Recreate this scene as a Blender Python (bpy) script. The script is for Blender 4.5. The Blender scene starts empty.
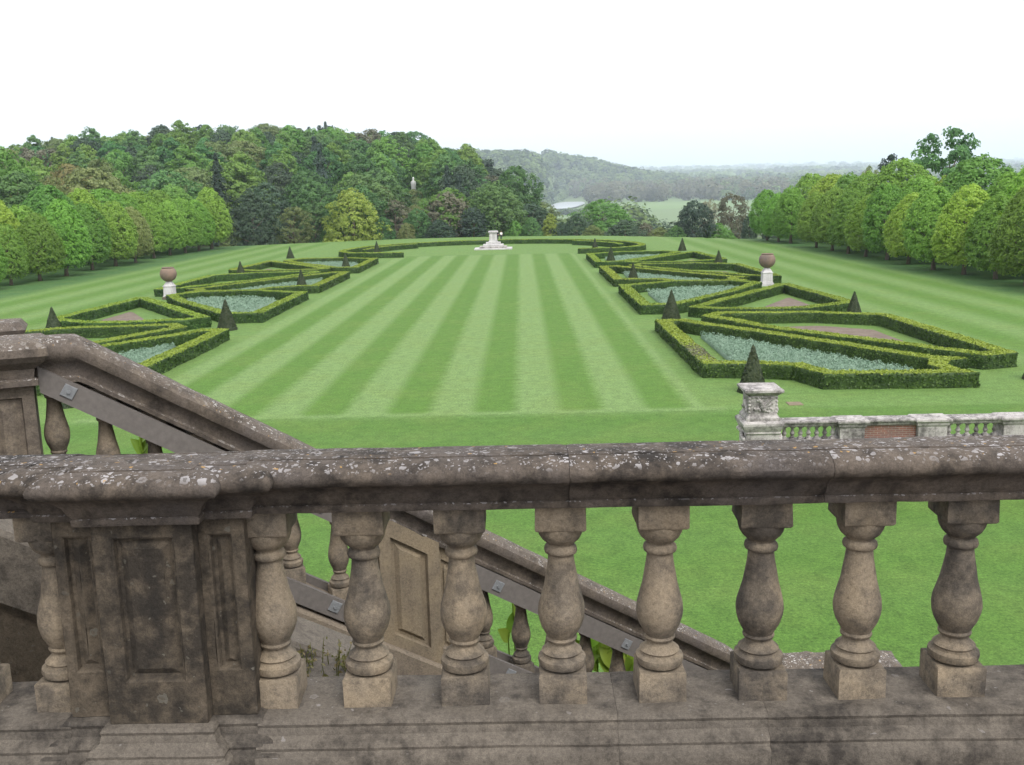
import bpy, bmesh, math, random
import numpy as np
from mathutils import Vector, Matrix, noise

random.seed(7)
RNG = np.random.default_rng(7)
scene = bpy.context.scene
COL = scene.collection
R = math.radians

# ------------------------------------------------------------------ helpers
def mesh_np(name, V, F, mats=(), mi=None, smooth=False, tint=None):
    """V (n,3), F (m,4) all quads"""
    V = np.asarray(V, np.float32); F = np.asarray(F, np.int32)
    me = bpy.data.meshes.new(name)
    m = len(F); k = F.shape[1]
    me.vertices.add(len(V)); me.vertices.foreach_set('co', V.ravel())
    me.loops.add(m * k); me.loops.foreach_set('vertex_index', F.ravel())
    me.polygons.add(m)
    me.polygons.foreach_set('loop_start', np.arange(0, m * k, k, dtype=np.int32))
    for q in mats: me.materials.append(q)
    if mi is not None: me.polygons.foreach_set('material_index', np.asarray(mi, np.int32))
    if smooth: me.polygons.foreach_set('use_smooth', np.ones(m, bool))
    me.update(calc_edges=True)
    if tint is not None:
        a = me.attributes.new('tint', 'FLOAT', 'FACE')
        a.data.foreach_set('value', np.asarray(tint, np.float32))
    return me

class MB:
    """collects polygons for ONE mesh"""
    def __init__(s): s.v = []; s.f = []; s.m = []; s.t = []
    def add(s, V, F, mat=0):
        b = len(s.v); s.v += [tuple(map(float, p)) for p in V]
        for q in F: s.f.append([b + i for i in q]); s.m.append(mat)
    def box(s, x0, x1, y0, y1, z0, z1, mat=0):
        V = [(x0,y0,z0),(x1,y0,z0),(x1,y1,z0),(x0,y1,z0),(x0,y0,z1),(x1,y0,z1),(x1,y1,z1),(x0,y1,z1)]
        s.add(V, [(0,3,2,1),(4,5,6,7),(0,1,5,4),(1,2,6,5),(2,3,7,6),(3,0,4,7)], mat)
    def loft(s, rings, mat=0, closed=True, caps=True):
        n = len(rings[0]); V = [p for r in rings for p in r]; F = []
        for i in range(len(rings) - 1):
            for j in range(n if closed else n - 1):
                a = i*n + j; b = i*n + (j+1) % n
                F.append((a, b, b + n, a + n))
        if caps:
            F.append(tuple(reversed(range(n)))); F.append(tuple(range((len(rings)-1)*n, len(rings)*n)))
        s.add(V, F, mat)
    def tube(s, pts, rad, n=6, mat=0):
        pts = [Vector(p) for p in pts]; rings = []
        for i, p in enumerate(pts):
            t = (pts[min(i+1, len(pts)-1)] - pts[max(i-1, 0)]).normalized()
            a = t.orthogonal().normalized() if abs(t.z) < .95 else Vector((1,0,0)).cross(t).normalized()
            b = t.cross(a); r = rad[i] if hasattr(rad, '__len__') else rad
            rings.append([p + (a*math.cos(2*math.pi*k/n) + b*math.sin(2*math.pi*k/n))*r for k in range(n)])
        s.loft(rings, mat)
    def build(s, name, mats, parent=None, smooth=False, rough=0, link=True):
        if not isinstance(mats, (list, tuple)): mats = [mats]
        if rough:
            for i, p in enumerate(s.v):
                q = Vector(p)
                d = noise.noise_vector(q*9)*rough + noise.noise_vector(q*31)*rough*.6
                s.v[i] = tuple(q + d)
        me = bpy.data.meshes.new(name)
        me.from_pydata(s.v, [], s.f)
        for q in mats: me.materials.append(q)
        me.polygons.foreach_set('material_index', s.m)
        if smooth: me.polygons.foreach_set('use_smooth', [True]*len(s.f))
        me.update()
        if not link: return me
        return link_obj(name, me, parent)

def link_obj(name, me, parent=None):
    o = bpy.data.objects.new(name, me); COL.objects.link(o)
    if parent is not None: o.parent = parent
    return o
def tag(o, label=None, cat=None, group=None, kind=None):
    if label: o['label'] = label
    if cat: o['category'] = cat
    if group: o['group'] = group
    if kind: o['kind'] = kind
    return o
def thing(name, label, cat, loc=(0,0,0), rz=0, group=None, scale=None):
    o = bpy.data.objects.new(name, None); COL.objects.link(o)
    o.location = loc; o.rotation_euler = (0,0,rz); o.empty_display_size = .2
    if scale: o.scale = scale if hasattr(scale, '__len__') else (scale,)*3
    return tag(o, label, cat, group)
ORD = ['', 'second ', 'third ', 'fourth ', 'fifth ', 'sixth ', 'seventh ', 'eighth ', 'ninth ', 'tenth ', 'eleventh ',
       'twelfth ', 'thirteenth ', 'fourteenth ', 'fifteenth ', 'sixteenth ', 'seventeenth ', 'eighteenth ', 'nineteenth ', 'twentieth ']

def smooth_shade_auto(o, ang=40):
    me = o.data
    bm = bmesh.new(); bm.from_mesh(me)
    for f in bm.faces: f.smooth = True
    for e in bm.edges:
        e.smooth = not (len(e.link_faces) == 2 and e.calc_face_angle(0) > R(ang))
    bm.to_mesh(me); bm.free()

# ------------------------------------------------------------------ materials
def newmat(name):
    m = bpy.data.materials.new(name); m.use_nodes = True
    m.node_tree.nodes.clear()
    return m, m.node_tree.nodes, m.node_tree.links
def nd(N, t, **k):
    n = N.new(t)
    for a, b in k.items(): setattr(n, a, b)
    return n
def ramp(N, L, src, stops, interp='LINEAR'):
    r = N.new('ShaderNodeValToRGB'); r.color_ramp.interpolation = interp
    e = r.color_ramp.elements
    while len(e) > 1: e.remove(e[-1])
    e[0].position = stops[0][0]; e[0].color = c4(stops[0][1])
    for p, c in stops[1:]:
        q = e.new(p); q.color = c4(c)
    L.new(src, r.inputs[0]); return r.outputs[0]
def c4(c):
    if not hasattr(c, '__len__'): c = (c, c, c)
    return (c[0], c[1], c[2], 1)
def noise_tex(N, L, vec, scale, detail=4, rough=.55, dist=0):
    n = N.new('ShaderNodeTexNoise'); n.inputs['Scale'].default_value = scale
    n.inputs['Detail'].default_value = detail; n.inputs['Roughness'].default_value = rough
    n.inputs['Distortion'].default_value = dist
    if vec is not None: L.new(vec, n.inputs['Vector'])
    return n.outputs[0]
def mix(N, L, fac, a, b, blend='MIX'):
    m = N.new('ShaderNodeMix'); m.data_type = 'RGBA'; m.blend_type = blend
    for k, sock, v in ((0, m.inputs[0], fac), (6, m.inputs[6], a), (7, m.inputs[7], b)):
        if hasattr(v, 'links'): L.new(v, sock)
        elif k == 0: sock.default_value = v
        else: sock.default_value = c4(v)
    return m.outputs[2]
def math_(N, L, op, a, b=None, c=None):
    m = N.new('ShaderNodeMath'); m.operation = op
    for i, v in enumerate((a, b, c)):
        if v is None: continue
        if hasattr(v, 'links'): L.new(v, m.inputs[i])
        else: m.inputs[i].default_value = v
    return m.outputs[0]
def finish(N, L, col, rough=.85, bump=None, bstr=.3, bdist=.01, spec=.25):
    p = N.new('ShaderNodeBsdfPrincipled'); o = N.new('ShaderNodeOutputMaterial')
    if hasattr(col, 'links'): L.new(col, p.inputs['Base Color'])
    else: p.inputs['Base Color'].default_value = c4(col)
    p.inputs['Roughness'].default_value = rough
    p.inputs['Specular IOR Level'].default_value = spec
    if bump is not None:
        b = N.new('ShaderNodeBump'); b.inputs['Strength'].default_value = bstr; b.inputs['Distance'].default_value = bdist
        L.new(bump, b.inputs['Height']); L.new(b.outputs[0], p.inputs['Normal'])
    L.new(p.outputs[0], o.inputs[0]); return p

def stone(name, base, alt, soot, soot_amt=.5, lichen=0., orange=0., sc=1., up_only=True, bstr=.5, lichen_col=(.62,.6,.58)):
    m, N, L = newmat(name)
    g = N.new('ShaderNodeNewGeometry'); P = g.outputs['Position']
    oi = N.new('ShaderNodeObjectInfo')
    va = N.new('ShaderNodeVectorMath'); va.operation = 'MULTIPLY_ADD'
    L.new(oi.outputs['Random'], va.inputs[0]); va.inputs[1].default_value = (3,7,5); L.new(P, va.inputs[2])
    Q = va.outputs[0]
    n1 = noise_tex(N, L, Q, 3.2*sc, 6, .62)
    n2 = noise_tex(N, L, Q, 14*sc, 5, .65)
    n3 = noise_tex(N, L, Q, 70*sc, 4, .7)
    n4 = noise_tex(N, L, Q, 240*sc, 2, .6)
    col = mix(N, L, ramp(N, L, n1, [(.32, 0), (.68, 1)]), base, alt)
    sp = math_(N, L, 'MULTIPLY_ADD', n2, .5, math_(N, L, 'MULTIPLY', n1, .42))
    sp = math_(N, L, 'MULTIPLY_ADD', oi.outputs['Random'], .12, sp)
    col = mix(N, L, math_(N, L, 'MULTIPLY', ramp(N, L, sp, [(.47, 0), (.64, 1)]), soot_amt), col, soot)
    mp = N.new('ShaderNodeVectorMath'); mp.operation = 'MULTIPLY'; L.new(Q, mp.inputs[0]); mp.inputs[1].default_value = (16*sc, 16*sc, 1.6*sc)
    stk = noise_tex(N, L, mp.outputs[0], 1., 3, .5)
    stk = math_(N, L, 'MULTIPLY', ramp(N, L, stk, [(.5, 0), (.72, 1)]), ramp(N, L, n1, [(.4, 0), (.62, 1)]))
    col = mix(N, L, math_(N, L, 'MULTIPLY', stk, soot_amt*.8), col, soot)
    # fine grain
    gr = ramp(N, L, n3, [(.25, .55), (.5, 1.), (.8, 1.35)])
    col = mix(N, L, .8, col, gr, 'MULTIPLY')
    gr2 = ramp(N, L, n4, [(.3, .75), (.7, 1.25)])
    col = mix(N, L, .8, col, gr2, 'MULTIPLY')
    h = math_(N, L, 'ADD', math_(N, L, 'MULTIPLY', n2, .8), math_(N, L, 'MULTIPLY', n3, .5))
    if lichen > 0:
        sep = N.new('ShaderNodeSeparateXYZ'); L.new(g.outputs['Normal'], sep.inputs[0])
        up = ramp(N, L, sep.outputs[2], [(.45, 0), (.95, 1)]) if up_only else None
        wob = N.new('ShaderNodeVectorMath'); wob.operation = 'MULTIPLY_ADD'
        nc = N.new('ShaderNodeTexNoise'); nc.inputs['Scale'].default_value = 45*sc; L.new(Q, nc.inputs['Vector'])
        L.new(nc.outputs['Color'], wob.inputs[0]); wob.inputs[1].default_value = (.03/sc,)*3; L.new(Q, wob.inputs[2])
        tot = None
        for k, (vs, th) in enumerate(((17, .25), (42, .32), (95, .33))):
            v = N.new('ShaderNodeTexVoronoi'); v.inputs['Scale'].default_value = vs*sc; L.new(wob.outputs[0], v.inputs['Vector'])
            sepc = N.new('ShaderNodeSeparateColor'); L.new(v.outputs['Color'], sepc.inputs[0])
            on = math_(N, L, 'LESS_THAN', sepc.outputs[0], lichen*(.42 if k == 0 else .5))
            rad = math_(N, L, 'MULTIPLY', sepc.outputs[1], th)
            rad = math_(N, L, 'ADD', rad, th*.35)
            d = math_(N, L, 'LESS_THAN', v.outputs['Distance'], rad)
            s = math_(N, L, 'MULTIPLY', on, d)
            if k == 0:  # ring lichens: greyer middle
                ring = math_(N, L, 'GREATER_THAN', v.outputs['Distance'], math_(N, L, 'MULTIPLY', rad, .55))
                s = math_(N, L, 'MULTIPLY', s, math_(N, L, 'MULTIPLY_ADD', ring, .6, .4))
            tot = s if tot is None else math_(N, L, 'MAXIMUM', tot, s)
        patch = ramp(N, L, noise_tex(N, L, Q, 5*sc, 3), [(.38, .25), (.62, 1)])
        tot = math_(N, L, 'MULTIPLY', tot, patch)
        if up is not None: tot = math_(N, L, 'MULTIPLY', tot, up)
        lc = mix(N, L, n2, (lichen_col[0]*.75, lichen_col[1]*.75, lichen_col[2]*.73), lichen_col)
        col = mix(N, L, math_(N, L, 'MULTIPLY', tot, .8), col, lc)
        h = math_(N, L, 'ADD', h, math_(N, L, 'MULTIPLY', tot, .25))
        if orange > 0:
            v = N.new('ShaderNodeTexVoronoi'); v.inputs['Scale'].default_value = 55*sc; L.new(wob.outputs[0], v.inputs['Vector'])
            sepc = N.new('ShaderNodeSeparateColor'); L.new(v.outputs['Color'], sepc.inputs[0])
            s = math_(N, L, 'MULTIPLY', math_(N, L, 'LESS_THAN', sepc.outputs[2], orange), math_(N, L, 'LESS_THAN', v.outputs['Distance'], .3))
            if up is not None: s = math_(N, L, 'MULTIPLY', s, up)
            col = mix(N, L, math_(N, L, 'MULTIPLY', s, .7), col, (.36,.21,.06))
    finish(N, L, col, .9, h, bstr, .012/sc)
    return m

def foliage(name, col, col2, hv=.06, vv=.5, transl=.3, rough=.55, spec=.25):
    """leaf material: hue and value vary per leaf clump (tint attribute) and per plant"""
    m, N, L = newmat(name)
    at = N.new('ShaderNodeAttribute'); at.attribute_name = 'tint'
    oi = N.new('ShaderNodeObjectInfo')
    c = mix(N, L, at.outputs['Fac'], col, col2)
    hsv = N.new('ShaderNodeHueSaturation')
    L.new(math_(N, L, 'MULTIPLY_ADD', oi.outputs['Random'], hv, .5 - hv/2), hsv.inputs['Hue'])
    w = N.new('ShaderNodeTexWhiteNoise'); w.noise_dimensions = '1D'; L.new(oi.outputs['Random'], w.inputs['W'])
    L.new(math_(N, L, 'MULTIPLY_ADD', w.outputs['Value'], vv, 1 - vv/2), hsv.inputs['Value'])
    L.new(c, hsv.inputs['Color'])
    p = N.new('ShaderNodeBsdfPrincipled'); L.new(hsv.outputs[0], p.inputs['Base Color'])
    p.inputs['Roughness'].default_value = rough; p.inputs['Specular IOR Level'].default_value = spec
    t = N.new('ShaderNodeBsdfTranslucent'); L.new(hsv.outputs[0], t.inputs[0])
    ms = N.new('ShaderNodeMixShader'); ms.inputs[0].default_value = transl
    L.new(p.outputs[0], ms.inputs[1]); L.new(t.outputs[0], ms.inputs[2])
    o = N.new('ShaderNodeOutputMaterial'); L.new(ms.outputs[0], o.inputs[0])
    return m

def plain(name, col, rough=.8, var=.25, sc=20, spec=.25, bstr=.2):
    m, N, L = newmat(name)
    g = N.new('ShaderNodeNewGeometry')
    n = noise_tex(N, L, g.outputs['Position'], sc, 4)
    c = mix(N, L, n, tuple(x*(1-var) for x in col), tuple(x*(1+var) for x in col))
    finish(N, L, c, rough, n, bstr, .01, spec); return m

M = {}
M['coping']   = stone('lichened_coping_stone', (.066,.056,.051), (.12,.095,.073), (.013,.011,.010), .9, 1.0, .045, lichen_col=(.40,.38,.385))
M['baluster'] = stone('weathered_baluster_stone', (.225,.177,.121), (.155,.13,.103), (.036,.032,.029), .8, .0)
M['pier']     = stone('sooty_pier_stone', (.085,.068,.049), (.135,.106,.076), (.017,.015,.013), .85, .08, up_only=False, lichen_col=(.13,.12,.10))
M['plinth']   = stone('plinth_stone', (.108,.093,.077), (.142,.121,.098), (.022,.019,.017), .85, .05, lichen_col=(.25,.23,.22))
M['stair']    = stone('stair_stone', (.18,.145,.107), (.15,.124,.098), (.045,.037,.033), .65, .0)
M['railcop']  = stone('stair_coping_stone', (.092,.078,.070), (.14,.112,.085), (.022,.019,.018), .75, .9, .06)
M['tan']      = stone('tan_stone', (.21,.165,.108), (.165,.135,.098), (.10,.078,.058), .4, .0)
M['pale']     = stone('pale_marble_stone', (.44,.41,.39), (.34,.315,.30), (.07,.063,.06), .85, .5, sc=.5, up_only=True, lichen_col=(.72,.7,.69))
M['white']    = stone('white_stone', (.54,.52,.52), (.45,.43,.43), (.18,.17,.17), .45, .0, sc=.5)
M['statue'] = plain('lead_white_stone', (.66,.65,.63), .8, .15, 3)
M['urnstone'] = stone('porphyry_stone', (.225,.155,.115), (.175,.13,.105), (.10,.085,.08), .5, .0, sc=.6)
M['brick']    = None
M['plank']    = plain('weathered_plank', (.128,.114,.104), .8, .3, 30)
M['plate']    = plain('galvanised_plate', (.17,.175,.18), .55, .3, 60, .4)
M['bark']     = plain('tree_bark', (.15,.118,.088), .95, .4, 6)
M['soil']     = None
M['skin']     = plain('skin', (.5,.33,.25), .6, .05)
M['wshirt']   = plain('white_cloth', (.8,.8,.8), .8, .05)
M['dcloth']   = plain('dark_cloth', (.03,.03,.045), .8, .1)
M['pcloth']   = plain('pink_cloth', (.6,.38,.36), .8, .05)
M['hair']     = plain('brown_hair', (.05,.03,.02), .7, .2)

def brick_mat():
    m, N, L = newmat('old_red_brick')
    g = N.new('ShaderNodeNewGeometry'); sx = N.new('ShaderNodeSeparateXYZ'); L.new(g.outputs['Position'], sx.inputs[0])
    cx = N.new('ShaderNodeCombineXYZ'); L.new(sx.outputs[0], cx.inputs[0]); L.new(sx.outputs[2], cx.inputs[1])
    b = N.new('ShaderNodeTexBrick'); L.new(cx.outputs[0], b.inputs['Vector'])
    b.inputs['Color1'].default_value = c4((.24,.10,.07)); b.inputs['Color2'].default_value = c4((.17,.085,.065))
    b.inputs['Mortar'].default_value = c4((.3,.26,.23)); b.inputs['Scale'].default_value = 1
    b.inputs['Brick Width'].default_value = .22; b.inputs['Row Height'].default_value = .065; b.inputs['Mortar Size'].default_value = .006
    n = noise_tex(N, L, g.outputs['Position'], 5, 5)
    c = mix(N, L, ramp(N, L, n, [(.4, 0), (.7, .6)]), b.outputs[0], (.12,.10,.09))
    finish(N, L, c, .9, b.outputs[1], .4, .01); return m
M['brick'] = brick_mat()

def soil_mat():
    m, N, L = newmat('bare_soil')
    g = N.new('ShaderNodeNewGeometry'); P = g.outputs['Position']
    n1 = noise_tex(N, L, P, 1.2, 5); n2 = noise_tex(N, L, P, 9, 5, .7)
    c = mix(N, L, ramp(N, L, n1, [(.35, 0), (.65, 1)]), (.138,.106,.084), (.18,.142,.114))
    c = mix(N, L, .8, c, ramp(N, L, n2, [(.3, .6), (.7, 1.35)]), 'MULTIPLY')
    finish(N, L, c, .95, n2, .8, .05); return m
M['soil'] = soil_mat()

# foliage materials
M['lime_a'] = foliage('lime_leaf', (.15,.29,.045), (.235,.415,.07), .03, .4, .42)
M['lime_b'] = foliage('young_lime_leaf', (.22,.37,.05), (.32,.48,.08), .03, .4, .45)
M['lime_d'] = foliage('deep_lime_leaf', (.105,.23,.045), (.17,.33,.065), .03, .4, .38)
M['lime_c'] = foliage('brownish_lime_leaf', (.20,.245,.075), (.26,.31,.10), .02, .2, .35)
M['wood_mid'] = foliage('woodland_leaf', (.066,.152,.050), (.13,.255,.076), .05, .38, .35)
M['wood_fresh'] = foliage('fresh_woodland_leaf', (.125,.245,.05), (.21,.36,.08), .04, .3, .4)
M['wood_dark'] = foliage('dark_evergreen_leaf', (.036,.07,.04), (.066,.105,.055), .05, .4, .15)
M['wood_olive'] = foliage('olive_leaf', (.145,.19,.066), (.22,.27,.095), .04, .3, .35)
M['wood_brown'] = foliage('budding_brown_twig', (.125,.128,.08), (.18,.178,.11), .02, .3, .25)
M['wood_yellow'] = foliage('yellow_spring_leaf', (.215,.29,.05), (.34,.42,.085), .01, .12, .4)
M['conifer'] = foliage('conifer_needle', (.03,.056,.04), (.052,.085,.056), .04, .35, .12)
M['blossom'] = foliage('pale_blossom', (.25,.27,.17), (.4,.4,.3), .02, .2, .3)
M['far_leaf'] = foliage('far_woodland_leaf', (.010,.034,.026), (.155,.225,.075), .0, 0, .25)
M['far_leaf_b'] = foliage('far_budding_leaf', (.08,.082,.06), (.15,.15,.085), .0, 0, .25)
M['yew'] = foliage('clipped_yew', (.019,.034,.014), (.052,.066,.028), .02, .25, .05)
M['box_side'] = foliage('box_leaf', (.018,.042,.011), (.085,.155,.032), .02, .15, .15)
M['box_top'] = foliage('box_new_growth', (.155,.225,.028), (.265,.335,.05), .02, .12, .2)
M['silver'] = foliage('silver_leaf', (.17,.265,.185), (.25,.345,.255), .01, .08, .2)
M['exotic'] = foliage('broad_glossy_leaf', (.12,.22,.02), (.24,.33,.05), .03, .2, .35, .35, .4)
M['exotic_old'] = foliage('yellowed_leaf', (.35,.24,.03), (.5,.42,.15), .03, .2, .3, .4, .3)
M['weed'] = foliage('weed_leaf', (.13,.15,.04), (.25,.2,.1), .03, .2, .3)

# ------------------------------------------------------------------ terrain
LEX = [-400,-62,-47,-19,1,20,37,42,60,400]; LEY = [178,180,187,200.7,202,196.5,181,173,165,160]
RX = [-420,-300,-203,-117,-60,-30,-15,0,9,21,60,120,400]; RZ = [8,10,12,19,17.5,14.5,8.5,1,-7,-15,-24,-26,-28]
VY = [0,170,200,230,300,450,1300,1600,1720,1900,2200,2600,3200,5000,10000,18500]
VZ = [-3,-3,-5,-10,-21,-26,-41,-29,-23,-22,-17,-9,3,47,160,350]
MX = [-600,-120,60,150,220,290,380,520]; MZ = [84,84,76,58,36,18,3,0]
def sst(t): t = np.clip(t, 0, 1); return t*t*(3-2*t)
def gz(x, y):
    x = np.asarray(x, float); y = np.asarray(y, float)
    ye = np.interp(x, LEX, LEY)
    ridge = np.interp(x, RX, RZ); val = np.interp(y, VY, VZ)
    t = sst((y - ye)/(400 - ye))
    front = -3.5*sst((y - ye)/14)
    hill = front*(1-t) + ridge*t
    back = ridge + (val - ridge)*sst((y-430)/250)
    z = np.where(y < 415, hill, back)
    u = x/np.maximum(y, 100)*2200
    late = sst((u-52)/30)                       # right of the river the slope starts farther back
    midh = np.interp(u, MX, MZ)*np.clip(y/2200, 0, 1.2)*sst((y-1920-830*late)/360)*(1-sst((y-2600-900*late)/1000))
    z = z + midh
    # far undulation
    und = (np.sin(x*.0021+1.3)*np.cos(y*.0017)+.6*np.sin(x*.0051+y*.0033))*np.clip((y-3000)/8000, 0, 1)*18
    z = z + und
    # beside the lawn
    side_r = -5*sst((x-62)/40)
    side_l = 3*sst((-62-x)/60) + 10*sst((-130-x)/200)
    zs = np.where(x > 0, side_r, side_l)
    inside = y < ye
    z = np.where(inside, zs, z + zs*(1-sst((y-ye)/120)))
    # river bed
    riv = np.exp(-(((u-102)/52)**6)) * np.exp(-(((y-2225)/530)**8))
    z = z*(1-riv) - 26.5*riv
    return z

def lawn_mat():
    m, N, L = newmat('lawn_and_meadow')
    g = N.new('ShaderNodeNewGeometry'); P = g.outputs['Position']
    s = N.new('ShaderNodeSeparateXYZ'); L.new(P, s.inputs[0]); X, Y, Z = s.outputs
    nb = noise_tex(N, L, P, .35, 3); ns = noise_tex(N, L, P, 2.2, 4, .6); nf = noise_tex(N, L, P, 11, 4, .7); nff = noise_tex(N, L, P, 26, 3, .75)
    wob = math_(N, L, 'MULTIPLY_ADD', ns, .5, -.25)
    def stripes(coord, off, w, soft):
        c = math_(N, L, 'ADD', coord, wob)
        p = math_(N, L, 'PINGPONG', math_(N, L, 'ADD', c, 100*w*2 - off), w)     # 0..w..0
        p = math_(N, L, 'DIVIDE', p, w)
        return ramp(N, L, p, [(.5-soft, 0), (.5+soft, 1)])
    inner = stripes(X, 3.05 - .9, 1.8, .15)      # boundaries at 3.05 + k*1.8 ; light = 1
    inner = math_(N, L, 'SUBTRACT', 1., inner)
    outer = stripes(X, .4, 2.3, .3)
    cross = stripes(Y, .2, 1.9, .35)
    ax = math_(N, L, 'ABSOLUTE', X)
    def gate(v, lo, hi, soft=.25):
        a = N.new('ShaderNodeMapRange'); a.interpolation_type = 'SMOOTHSTEP'
        a.inputs[1].default_value = lo-soft; a.inputs[2].default_value = lo+soft; L.new(v, a.inputs[0])
        b = N.new('ShaderNodeMapRange'); b.interpolation_type = 'SMOOTHSTEP'
        b.inputs[1].default_value = hi-soft; b.inputs[2].default_value = hi+soft; L.new(v, b.inputs[0])
        return math_(N, L, 'SUBTRACT', a.outputs[0], b.outputs[0])
    yw = math_(N, L, 'ADD', Y, wob)
    zin = math_(N, L, 'MULTIPLY', gate(ax, -5, 12.6), gate(yw, 40.3, 144.3))
    zout = math_(N, L, 'MULTIPLY', gate(ax, 29.5, 43, .8), gate(yw, 30, 190, 4))
    znear = math_(N, L, 'MULTIPLY', gate(ax, -5, 45, 2), gate(yw, -5, 40.0))
    st = math_(N, L, 'MULTIPLY', inner, zin)
    st = math_(N, L, 'ADD', st, math_(N, L, 'MULTIPLY', math_(N, L, 'MULTIPLY', outer, .75), zout))
    st = math_(N, L, 'ADD', st, math_(N, L, 'MULTIPLY', math_(N, L, 'MULTIPLY', cross, .22), znear))
    rest = math_(N, L, 'SUBTRACT', 1., math_(N, L, 'ADD', zin, math_(N, L, 'ADD', zout, znear)))
    st = math_(N, L, 'ADD', st, math_(N, L, 'MULTIPLY', rest, .5))
    # light line where the mower turns, and the faint edge line by the circle
    ln = math_(N, L, 'MULTIPLY', gate(yw, 39.5, 40.6, .3), gate(ax, -5, 13.5))
    st = math_(N, L, 'ADD', st, math_(N, L, 'MULTIPLY', ln, .6))
    edge = math_(N, L, 'MULTIPLY', gate(Y, 143.9, 144.5, .1), gate(ax, -5, 12.6))
    col = mix(N, L, st, (.077,.155,.026), (.136,.215,.070))
    col = mix(N, L, math_(N, L, 'MULTIPLY', znear, .6), col, (.069,.142,.027))
    col = mix(N, L, math_(N, L, 'MULTIPLY', edge, .5), col, (.07,.13,.04))
    # tree belt: rough grass, with the trees' shade put into its darker green
    belt = gate(ax, 44, 400, 1.5)
    col = mix(N, L, math_(N, L, 'MULTIPLY', belt, .8), col, (.040,.10,.032))
    # mottling: yellow patches and clover
    col = mix(N, L, math_(N, L, 'MULTIPLY', ramp(N, L, nb, [(.45, 0), (.75, 1)]), .35), col, (.135,.185,.045))
    col = mix(N, L, .9, col, ramp(N, L, ns, [(.36, .87), (.64, 1.13)]), 'MULTIPLY')
    col = mix(N, L, .8, col, ramp(N, L, nf, [(.36, .66), (.64, 1.34)]), 'MULTIPLY')
    col = mix(N, L, .6, col, ramp(N, L, nff, [(.36, .58), (.64, 1.42)]), 'MULTIPLY')
    # beyond the lawn: rough hillside and far fields
    wild = gate(Y, 208, 20000, 6)
    nfield = noise_tex(N, L, P, .004, 2)
    vf = N.new('ShaderNodeTexVoronoi'); vf.inputs['Scale'].default_value = .0022; L.new(P, vf.inputs['Vector'])
    fs = N.new('ShaderNodeSeparateColor'); L.new(vf.outputs['Color'], fs.inputs[0])
    fcol = ramp(N, L, fs.outputs[0], [(.0, (.11,.18,.07)), (.4, (.15,.22,.09)), (.7, (.13,.19,.08)), (1., (.19,.2,.11))])
    rough = gate(Y, 208, 900, 30)
    fcol = mix(N, L, rough, fcol, (.05,.065,.03))
    col = mix(N, L, wild, col, fcol)
    h = math_(N, L, 'ADD', math_(N, L, 'MULTIPLY', nf, .7), nff)
    finish(N, L, col, .85, h, .5, .05, .15)
    return m

def build_terrain():
    xs = np.unique(np.r_[np.linspace(-14000,-420,50), np.linspace(-420,-70,60), np.linspace(-70,70,57), np.linspace(70,420,70), np.linspace(420,14000,50)])
    ys = np.unique(np.r_[np.linspace(-60,150,40), np.linspace(150,215,66), np.linspace(215,460,60), np.linspace(460,1650,50), np.linspace(1650,3600,120), np.linspace(3600,18500,80)])
    Xg, Yg = np.meshgrid(xs, ys)
    Zg = gz(Xg, Yg)
    V = np.c_[Xg.ravel(), Yg.ravel(), Zg.ravel()]
    nx, ny = len(xs), len(ys)
    i, j = np.meshgrid(np.arange(nx-1), np.arange(ny-1)); a = (j*nx+i).ravel()
    F = np.c_[a, a+1, a+1+nx, a+nx]
    o = link_obj('ground', mesh_np('ground', V, F, [lawn_mat()], smooth=True))
    o['kind'] = 'structure'
build_terrain()

def river():
    m, N, L = newmat('river_water')
    p = finish(N, L, (.30,.33,.34), .42, noise_tex(N, L, None, 3, 2), .1, .05, 1.0)  # pale base colour stands in for the white sky reflected in ripples
    b = MB(); pts = []
    V = []
    for y in np.linspace(1735, 2700, 13):
        l = np.interp(y, [1735,1900,2200,2500,2700], [.0288,.0284,.0306,.0358,.046])*y + 5
        r = np.interp(y, [1735,1900,2200,2500,2700], [.0458,.055,.062,.065,.0655])*y + 5
        V += [(l, y, -23.5), (r, y, -23.5)]
    b.add(V, [(2*i, 2*i+2, 2*i+3, 2*i+1) for i in range(12)])
    o = b.build('river', m); o['kind'] = 'structure'
river()

# ------------------------------------------------------------------ leaf clouds
def leaves(P, Nn, size, rng, aspect=.6, jitter=.35):
    """diamond quads at points P facing Nn"""
    n = len(P)
    Nn = Nn/np.maximum(np.linalg.norm(Nn, axis=1, keepdims=True), 1e-6)
    r = rng.normal(size=(n,3)); a = np.cross(Nn, r); a /= np.maximum(np.linalg.norm(a, axis=1, keepdims=True), 1e-6)
    b = np.cross(Nn, a)
    s = (size*(1 + jitter*(rng.random(n)*2-1)))[:,None] if np.isscalar(size) else size[:,None]
    V = np.empty((n,4,3)); V[:,0] = P - a*s; V[:,1] = P + b*s*aspect; V[:,2] = P + a*s; V[:,3] = P - b*s*aspect
    V[:,1] += Nn*s*.15; V[:,3] += Nn*s*.15
    return V.reshape(-1,3), np.arange(4*n).reshape(n,4)

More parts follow.
